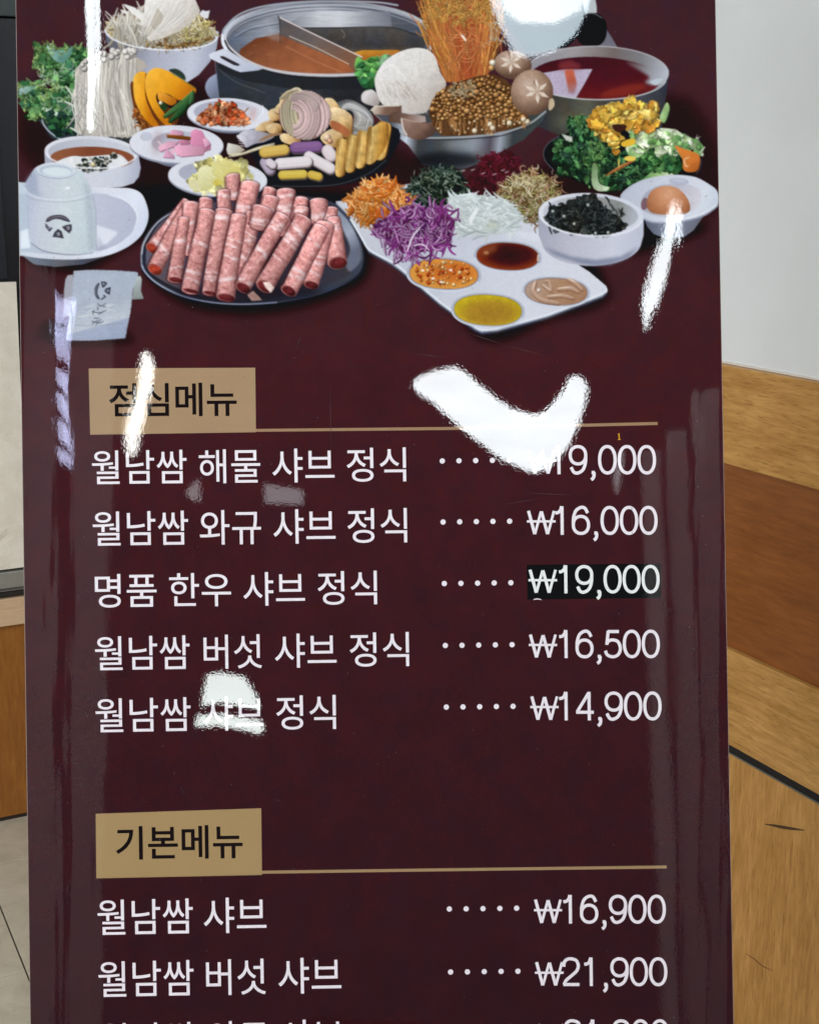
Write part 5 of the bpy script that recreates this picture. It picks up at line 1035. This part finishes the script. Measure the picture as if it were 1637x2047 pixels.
# ---- lettering
def glyph_mesh(txt, weight):
    """outline contours of the built-in font, each outer contour filled on its own so that crossing strokes stay solid"""
    from mathutils.geometry import tessellate_polygon
    c = bpy.data.curves.new('t', 'FONT'); c.body = txt; c.size = 1.0; c.resolution_u = 6; c.fill_mode = 'NONE'
    o = bpy.data.objects.new('t', c); COL.objects.link(o); dg = bpy.context.evaluated_depsgraph_get(); dg.update()
    me = bpy.data.meshes.new_from_object(o.evaluated_get(dg)); bpy.data.objects.remove(o); bpy.data.curves.remove(c)
    nb = {}
    for ed in me.edges: a, q = ed.vertices; nb.setdefault(a, []).append(q); nb.setdefault(q, []).append(a)
    seen, loops = set(), []
    for s0 in sorted(nb):
        if s0 in seen: continue
        lp, prev, cur_ = [], None, s0
        while cur_ not in seen:
            seen.add(cur_); lp.append(me.vertices[cur_].co.copy()); nx = [q for q in nb[cur_] if q != prev and q not in seen]; prev = cur_
            if not nx: break
            cur_ = min(nx)  if prev == s0 else nx[0]
        if len(lp) > 2: loops.append(lp)
    bpy.data.meshes.remove(me)
    area = lambda L_: sum(L_[i - 1].x * L_[i].y - L_[i].x * L_[i - 1].y for i in range(len(L_))) / 2
    sgn = 1 if area(max(loops, key=lambda L_: abs(area(L_)))) > 0 else -1
    def inside(pt, L_):
        c_ = False
        for i in range(len(L_)):
            a, q = L_[i], L_[i - 1]
            if (a.y > pt.y) != (q.y > pt.y) and pt.x < (q.x - a.x) * (pt.y - a.y) / (q.y - a.y) + a.x: c_ = not c_
        return c_
    # orientation is judged per glyph by nesting: a contour wholly inside another of opposite turn is a counter
    outs = [L_ for L_ in loops if not any(M is not L_ and area(M) * area(L_) < 0 and abs(area(M)) > abs(area(L_)) and all(inside(v_, M) for v_ in L_) for M in loops)]
    holes = [L_ for L_ in loops if not any(L_ is M for M in outs)]
    def grow(L_):
        out = []
        for i in range(len(L_)):
            d0 = (L_[i] - L_[i - 1]); d1 = (L_[(i + 1) % len(L_)] - L_[i])
            n0 = Vector((d0.y, -d0.x, 0)) * sgn; n1 = Vector((d1.y, -d1.x, 0)) * sgn
            if n0.length > 1e-6: n0.normalize()
            if n1.length > 1e-6: n1.normalize()
            m = n0 + n1; m = m / max(m.length_squared * .5, .7) if m.length > 1e-5 else m
            out.append(L_[i] + m * weight)
        return out
    vs, fs = [], []
    for k, L_ in enumerate(outs):
        hs = [h for h in holes if area(h) * area(L_) < 0 and all(inside(v_, L_) for v_ in h)]
        polys = [grow(P_) for P_ in [L_] + hs]; base = len(vs); flat_ = [v_ for P_ in polys for v_ in P_]
        vs += [(v_.x, v_.y, (k % 3) * .001) for v_ in flat_]
        fs += [tuple(base + i for i in t) for t in tessellate_polygon(polys)]
    m2 = bpy.data.meshes.new('t'); m2.from_pydata(vs, [], fs); m2.update(); return m2
def bounds(me):
    a = np.zeros(len(me.vertices) * 3); me.vertices.foreach_get('co', a); a = a.reshape(-1, 3); return a, a[:, 0].min(), a[:, 0].max(), a[:, 1].min(), a[:, 1].max()
REFN = {}
def line_text(name, words, x_ref, top, bottom, slope, colour, off, ref=None, weight=.012, lean=.016):
    """words: (text, x0, x1); top and bottom are where the reference glyph stands at x_ref"""
    ref = ref or words[0][0][0]; rm = glyph_mesh(ref, weight); _, _, _, r0, r1 = bounds(rm); bpy.data.meshes.remove(rm)
    sy = (bottom - top) / (r1 - r0); base = bottom + r0 * sy
    bm = bmesh.new(); n = 0
    for t, x0, x1 in words:
        me = glyph_mesh(t, weight); a, u0, u1, v0, v1 = bounds(me); sx = (x1 - x0) / (u1 - u0)
        px = x0 + (a[:, 0] - u0) * sx; yl_ = -a[:, 1] * sy; py = base + yl_ + slope * (px - x_ref); px = px + lean * yl_
        P = np.stack([(px - 818.5) * SP, -off - a[:, 2] * .01, HB - (py - 1023.5) * SP], 1)
        me.vertices.foreach_set('co', P.ravel()); bm.from_mesh(me); bpy.data.meshes.remove(me)
    me = bpy.data.meshes.new(name); bm.normal_update(); bm.to_mesh(me); bm.free(); me.materials.clear(); me.materials.append(M_PRINT)
    o = bpy.data.objects.new(name, me); COL.objects.link(o); o.parent = board_o; set_col(me, albedo(np.array(colour, float))); me.polygons.foreach_set('material_index', [0] * len(me.polygons)); return o
WHT = (236, 229, 236); INK = (32, 24, 22)
line_text('heading_text', [('점심메뉴', 219, 474)], 219, 766.5, 832.5, -.008, INK, .0002, '점', .013)
line_text('heading_text', [('기본메뉴', 232.7, 486)], 300, 1651, 1718, -.015, INK, .0002, '기', .013)
rows_ = [([('월남쌈', 185, 374), ('해물', 398.6, 521), ('샤브', 545, 669), ('정식', 693.5, 812)], 185, 901, 968, -.0105),
         ([('월남쌈', 186.5, 377), ('와규', 400, 522.5), ('샤브', 547, 671), ('정식', 695, 814)], 186, 1023, 1091, -.0120),
         ([('명품', 191, 314), ('한우', 339.5, 462.7), ('샤브', 487, 610), ('정식', 635.5, 754)], 191, 1148, 1215, -.0130),
         ([('월남쌈', 191, 380), ('버섯', 408, 524), ('샤브', 550, 673), ('정식', 699.5, 818)], 191, 1272.7, 1340, -.0150),
         ([('월남쌈', 192, 382), ('샤브', 408, 527.7), ('정식', 553, 672)], 192, 1396.7, 1464, -.0160),
         ([('월남쌈', 196, 386.5), ('샤브', 408, 533)], 196, 1799, 1869, -.0180),
         ([('월남쌈', 198, 388), ('버섯', 413, 532), ('샤브', 557, 682.6)], 198, 1922.4, 1993, -.0190),
         ([('월남쌈', 200, 390), ('와규', 415, 538), ('샤브', 562, 686)], 200, 2046, 2117, -.0190)]
for w_, xr, t_, b_, s_ in rows_: line_text('menu_text', w_, xr, t_, b_, s_, WHT, .0002, None, .003)
prices = [('19,000', 1052, 1112.5, 1119, 1312, 890, 948, .0, .0002), ('16,000', 1052, 1111, 1116, 1315, 1012, 1069, -.002, .0002), ('19,000', 1055, 1114, 1120, 1319, 1130, 1186, -.002, .0003),
          ('16,500', 1055.7, 1114, 1120, 1319.5, 1259.5, 1315.5, -.002, .0002), ('14,900', 1058.6, 1117, 1122, 1323, 1383, 1440, -.002, .0002), ('16,900', 1066, 1124, 1130, 1331.5, 1789, 1846, -.001, .0002),
          ('21,900', 1068, 1127, 1130, 1334.5, 1914, 1971, -.001, .0002), ('21,900', 1072, 1130, 1133, 1338, 2038, 2095, -.001, .0002)]
def cat(P, n=7):
    P = np.array(P, float); P = np.vstack([2 * P[0] - P[1], P, 2 * P[-1] - P[-2]]); out = []
    for i in range(1, len(P) - 2):
        p0, p1, p2, p3 = P[i - 1:i + 3]
        for k in range(n):
            t = k / n; out.append(.5 * ((2 * p1) + (-p0 + p2) * t + (2 * p0 - 5 * p1 + 4 * p2 - p3) * t * t + (-p0 + 3 * p1 - 3 * p2 + p3) * t ** 3))
    return np.array(out + [P[-2]])
def arc(cx, cy, rx, ry, a0, a1, n=28, pw=.92):
    a = np.radians(np.linspace(a0, a1, n)); c, s = np.cos(a), np.sin(a)
    return np.stack([cx + rx * np.sign(c) * np.abs(c) ** pw, cy + ry * np.sign(s) * np.abs(s) ** pw], 1)
SIX = [arc(.5, .655, .41, .30, 0, 360), cat([(.87, .24), (.72, .07), (.5, .045), (.24, .16), (.11, .40), (.09, .655)])]
DIG = {'0': [arc(.5, .5, .41, .455, 0, 360, 40)], '1': [np.array([(.53, 0.), (.53, 1.)]), cat([(.16, .235), (.33, .215), (.46, .12), (.51, .0)])], '6': SIX, '9': [1 - p for p in SIX],
       '5': [np.array([(.84, .055), (.235, .055)]), np.array([(.255, .03), (.17, .53)]), cat([(.155, .50), (.30, .385), (.52, .355), (.78, .42), (.91, .64), (.80, .87), (.50, .955), (.20, .89), (.09, .74)])],
       '4': [np.array([(.73, 0.), (.73, 1.)]), np.array([(.70, .05), (.085, .70)]), np.array([(.03, .715), (.97, .715)])],
       '2': [cat([(.10, .32), (.14, .15), (.32, .055), (.53, .045), (.78, .11), (.88, .29), (.78, .47), (.50, .64), (.22, .80), (.10, .95)]), np.array([(.06, .945), (.93, .945)])],
       ',': [np.array([(.13, .885), (.13, 1.0)]), cat([(.17, .93), (.17, 1.05), (.12, 1.14), (.02, 1.19)])]}
WON = [np.array([(0, .17), (.245, .985)]), np.array([(.25, .985), (.495, .19)]), np.array([(.505, .19), (.75, .985)]), np.array([(.755, .985), (1, .17)]), np.array([(-.06, .54), (1.06, .54)])]
def ribbons(name, strokes, colour, off, lean=.012):
    """strokes: (centre line in print units, width)"""
    vs, fs = [], []
    for k, (P, wd) in enumerate(strokes):
        P = np.array(P, float); closed_ = np.hypot(*(P[0] - P[-1])) < 1e-3
        if closed_: P = P[:-1]; T = np.roll(P, -1, 0) - np.roll(P, 1, 0)
        else: T = np.gradient(P, axis=0)
        T /= np.hypot(T[:, 0], T[:, 1])[:, None]; N = np.stack([-T[:, 1], T[:, 0]], 1) * wd / 2; n0 = len(vs); n = len(P)
        for p, q in zip(P - N, P + N): vs += [bl(p[0], p[1], off + k * 6e-6), bl(q[0], q[1], off + k * 6e-6)]
        for i in range(n if closed_ else n - 1): j = (i + 1) % n; fs.append((n0 + 2 * i, n0 + 2 * j, n0 + 2 * j + 1, n0 + 2 * i + 1))
    o = mesh_obj(name, vs, fs, M_PRINT, board_o); set_col(o.data, albedo(np.array(colour, float))); return o
for t_, a0, a1, b0, b1, tp_, bt_, s_, of_ in prices:
    H_ = bt_ - tp_; W_ = 37.2 * H_ / 57; ADV = 38.6 * H_ / 57; colr = WHT if of_ < .00025 else (232, 236, 236); st = []; x = b1
    for ch in reversed(t_):
        if ch == ',': x -= 19.0 * H_ / 57; ox = x + 5.5; ww = W_
        else: x -= ADV; ox = x + (ADV - W_) / 2; ww = W_
        if ch == ',': x += 0
        for P in DIG[ch]: st.append((np.stack([ox + P[:, 0] * ww + .012 * (bt_ - (tp_ + P[:, 1] * H_)) * -1, tp_ + P[:, 1] * H_ + s_ * (ox - b0)], 1), 6.3))
    ribbons('price_text', st, colr, of_)
    ribbons('won_sign', [(np.stack([a0 + 4 + P[:, 0] * (a1 - a0 - 8), tp_ + P[:, 1] * H_ - .5], 1), w_) for P, w_ in zip(WON, (6.2, 5.2, 6.2, 5.2, 4.6))], colr, of_)
# leader dots
for (x0, y0, dx, n) in ((884, 921.5, 33.3, 5), (885.5, 1043.5, 33.2, 5), (888, 1166.5, 33.2, 5), (890, 1290.3, 33.3, 5), (892, 1413.5, 33.3, 5), (898, 1817, 33.6, 5), (900.5, 1943, 33.6, 5)):
    for k in range(n):
        cx_, cy_ = x0 + dx * k, y0 - .012 * dx * k
        flat('leader_dot', [(cx_ + 5.35 * math.cos(t * math.pi / 8), cy_ + 5.35 * math.sin(t * math.pi / 8)) for t in range(16)], WHT, .0002)
flat('print_mark', [(1234, 868), (1237.5, 865.5), (1238.5, 877), (1241, 879), (1233.5, 879.5), (1236, 877), (1235.5, 870)], (206, 150, 50), .0002)
flat('print_mark', [(1065, 1199.5), (1068, 1196.6), (1074, 1195.8), (1080, 1197), (1083, 1199.8), (1079, 1199), (1074, 1198.4), (1069, 1199)], (220, 210, 216), .00016)
rs = random.Random(3)
# dust specks and hairline scuffs on the film
dv, df, dn = [], [], 0
for k in range(240):
    x, y = rs.uniform(60, 1430), rs.uniform(0, 2040); r = rs.uniform(.35, 1.1)
    if not edge_l(y) + 4 < x < edge_r(y) - 4: continue
    n0 = len(dv); dv += [bl(x + r * math.cos(a), y + r * math.sin(a) * rs.uniform(.7, 1.3), .00035) for a in (0, 1.05, 2.1, 3.14, 4.2, 5.2)]; df.append(tuple(range(n0 + 5, n0 - 1, -1)))
o = mesh_obj('dust_speck', dv, df, M_PRINT, board_o); set_col(o.data, albedo(np.array((120., 100., 100.)))); o['kind'] = 'stuff'
dv, df = [], []
for (x0, y0, x1, y1) in ((930, 664, 1010, 690), (1010, 690, 1090, 712), (1272, 552, 1290, 590), (590, 700, 606, 664), (660, 760, 662, 905), (1045, 985, 1150, 990), (820, 706, 900, 716), (1262, 985, 1263, 1090), (1000, 1010, 1080, 996), (360, 1570, 372, 1592), (545, 1596, 566, 1603)):
    n0 = len(dv); L_ = math.hypot(x1 - x0, y1 - y0); nx, ny = -(y1 - y0) / L_ * .5, (x1 - x0) / L_ * .5
    dv += [bl(x0, y0, .00034), bl((x0 + x1) / 2 + nx, (y0 + y1) / 2 + ny, .00034), bl(x1, y1, .00034), bl((x0 + x1) / 2 - nx, (y0 + y1) / 2 - ny, .00034)]; df.append((n0 + 3, n0 + 2, n0 + 1, n0))
o = mesh_obj('scuff', dv, df, M_PRINT, board_o); set_col(o.data, albedo(np.array((88., 66., 70.)))); o['kind'] = 'stuff'

# ================================================================ what the film reflects: ceiling lamps, windows and added pale reflectors behind the photographer
CW_ = Matrix.Rotation(R(90 - PITCH), 3, 'X'); CAM = Vector((0, 0, 1.5))
def mirror(px, py):
    d = Vector(((px - 818.5) / F, -(py - 1023.5) / F, -1.0)); P = CAM + (CW_ @ d) * DIST
    r = CW_ @ Vector((d.x, d.y, 1.0)); return P, r
def on_ceiling(px, py, z=3.0): P, r = mirror(px, py); t = (z - P.z) / r.z; return P + r * t
def on_back(px, py, y): P, r = mirror(px, py); t = (y - P.y) / r.y; return P + r * t
def slab(name, pts, depth, mat, parent=None):
    n = len(pts); c = sum(pts, Vector()) / n; d = Vector(depth)
    vs = [p - c for p in pts] + [p - c + d for p in pts]
    fs = [tuple(range(n)), tuple(range(2 * n - 1, n - 1, -1))] + [(i, i + n, (i + 1) % n + n, (i + 1) % n) for i in range(n)]
    o = mesh_obj(name, [tuple(v) for v in vs], fs, mat, parent); o.location = c; return o
LAMP = emit('lamp_glow', (.90, .97, 1.0), 25); LAMP2 = emit('lamp_glow_warm', (1.0, .99, .93), 30); WIN = emit('window_glow', (.60, .64, 1.0), 11); WIN2 = emit('far_window_glow', (.90, 1, .97), 21); DIM = emit('dim_glow', (.9, .88, .95), 3.6)
S3 = 3.559; Vp = [(165, 270), (200, 235), (330, 190), (470, 165), (530, 200), (620, 280), (750, 380), (860, 460), (1000, 500), (1080, 490), (1160, 420), (1230, 330), (1270, 250), (1320, 225), (1370, 250), (1400, 300), (1390, 380), (1350, 500), (1310, 590), (1270, 680), (1200, 760), (1100, 850), (1010, 870), (930, 840), (780, 770), (640, 660), (500, 550), (400, 460), (300, 370), (200, 310)]
def ceil_lamp(label, pts, mat, z=2.97):
    o = slab('ceiling_lamp', [on_ceiling(x, y, z) for x, y in pts], (0, 0, .03), mat); tag(o, label, 'lamp', 'ceiling lamps mirrored in the glossy board'); return o
ceil_lamp('white ceiling lamp built bent to mirror as a tick above the first price', [(780 + x / S3, 700 + y / S3) for x, y in Vp], LAMP)  # tick bent into the lamp's own shape, the board has no dent
ceil_lamp('long straight lamp mirrored as an upright bar over the enoki picture', [(176, -70), (213, -70), (212, 200), (210.5, 264), (205, 268), (189, 258), (184, 120), (178, 20)], LAMP)
ceil_lamp('slim tube lamp mirrored as a slanting bar below the egg picture', [(1339, 416), (1344, 440), (1343, 470), (1333, 505), (1322, 560), (1308, 610), (1296, 640), (1291, 662), (1286, 640), (1284, 620), (1293, 580), (1305, 530), (1318, 490), (1327, 450)], LAMP)
ceil_lamp('slim tube lamp mirrored as a slanting bar over the first heading box', [(286, 718), (294, 716), (304, 731), (308, 745), (303, 780), (292, 820), (284, 860), (280, 890), (276, 905), (270, 916), (264, 895), (262, 880), (266, 850), (272, 820), (279, 780), (283, 745)], LAMP2)
ceil_lamp('wide panel lamp mirrored as a broad patch over the teapot picture', [(960, -70), (1190, -70), (1175, 20), (1150, 70), (1110, 102), (1060, 116), (1030, 112), (1012, 80), (990, 30)], emit('panel_glow', (.74, .90, 1.0), 14))
ceil_lamp('small bright core of the wide panel lamp mirrored at the top edge', [(1000, -70), (1170, -70), (1160, 20), (1110, 46), (1040, 46), (1008, 20)], LAMP, 2.955)
YBK = -1.6
wf = empty('window', (0, YBK, 0)); tag(wf, 'tall blue daylight window mirrored in strips on the left edge of the board', 'window')
WP = [[(112, 578), (116, 575), (115, 640), (113, 690), (111, 640)], [(119, 585), (124, 582), (122, 640), (118, 690), (116, 650)], [(126, 600), (130, 596), (129, 640), (126, 640)], [(121, 660), (127, 650), (126, 700), (122, 715), (119, 700)], [(132, 592), (136, 588), (136, 660), (134, 720), (131, 722), (131, 650)],
      [(140, 600), (145, 596), (145, 690), (141, 660)], [(139, 690), (144, 700), (145, 733), (140, 728)], [(147.5, 590), (151, 590), (151.5, 700), (151, 800), (150, 925), (147, 928), (148, 800), (148, 700)]]
for y0 in (731, 783, 836): WP += [[(113, y0), (129, y0 + 10), (130, y0 + 50), (114, y0 + 34)], [(132, y0 + 10), (136, y0 + 14), (135, y0 + 52), (132, y0 + 50)], [(139, y0 + 16), (145, y0 + 22), (145, y0 + 58), (138, y0 + 60)]]
WP += [[(113, 888), (130, 899), (130, 925), (121, 917), (113, 906)], [(131, 900), (145, 912), (146, 936), (138, 932), (131, 926)]]
for P_ in WP:
    o = slab('pane', [on_back(x, y, YBK) for x, y in P_], (0, -.02, 0), WIN, None); o.parent = wf; o.location -= wf.location
fw = empty('far_window', (0, -3.9, 0)); tag(fw, 'small far window mirrored as a ragged patch on the fifth menu line', 'window')
for P_ in ([(414, 1350), (440, 1344), (488, 1352), (508, 1384), (514, 1400), (520, 1418), (500, 1412), (440, 1404), (404, 1410), (408, 1380)], [(396, 1430), (450, 1428), (520, 1440), (528, 1458), (515, 1467), (480, 1456), (430, 1450), (391, 1452)]):
    o = slab('pane', [on_back(x, y, -3.9) for x, y in P_], (0, -.02, 0), WIN2, None); o.parent = fw; o.location -= fw.location
for P_, lb in (([(372, 985), (398, 958), (400, 1000), (384, 998)], 'narrow dim glow panel added to mirror under the first dish name'), ([(528, 966), (604, 980), (604, 1006), (530, 1005)], 'wide dim glow panel added to mirror below the first menu line'), ([(1240, 900), (1247, 905), (1238, 960), (1231, 985), (1228, 950)], 'thin dim glow panel added to mirror below the first price')):
    o = slab('dim_panel', [on_back(x, y, -3.95) for x, y in P_], (0, -.02, 0), DIM); tag(o, lb, 'light', 'added dim panels mirrored in the board')  # weak glowing panels added for the faint mirrored patches
M_REFLECTOR = plain('reflector_white', (238, 236, 240), .6, .05, 5)
def reflector(x0, x1, ya, yb, y, ln, lb):
    q = ln * (yb - ya)
    o = slab('pale_reflector', [on_back(a, b, y) for a, b in ((x0, ya), (x1, ya), (x1 + q, yb), (x0 + q, yb))], (0, -.05, 0), M_REFLECTOR); tag(o, lb, 'reflector', 'added pale reflectors mirrored in the board')
for a in REFLECTORS: reflector(*a)
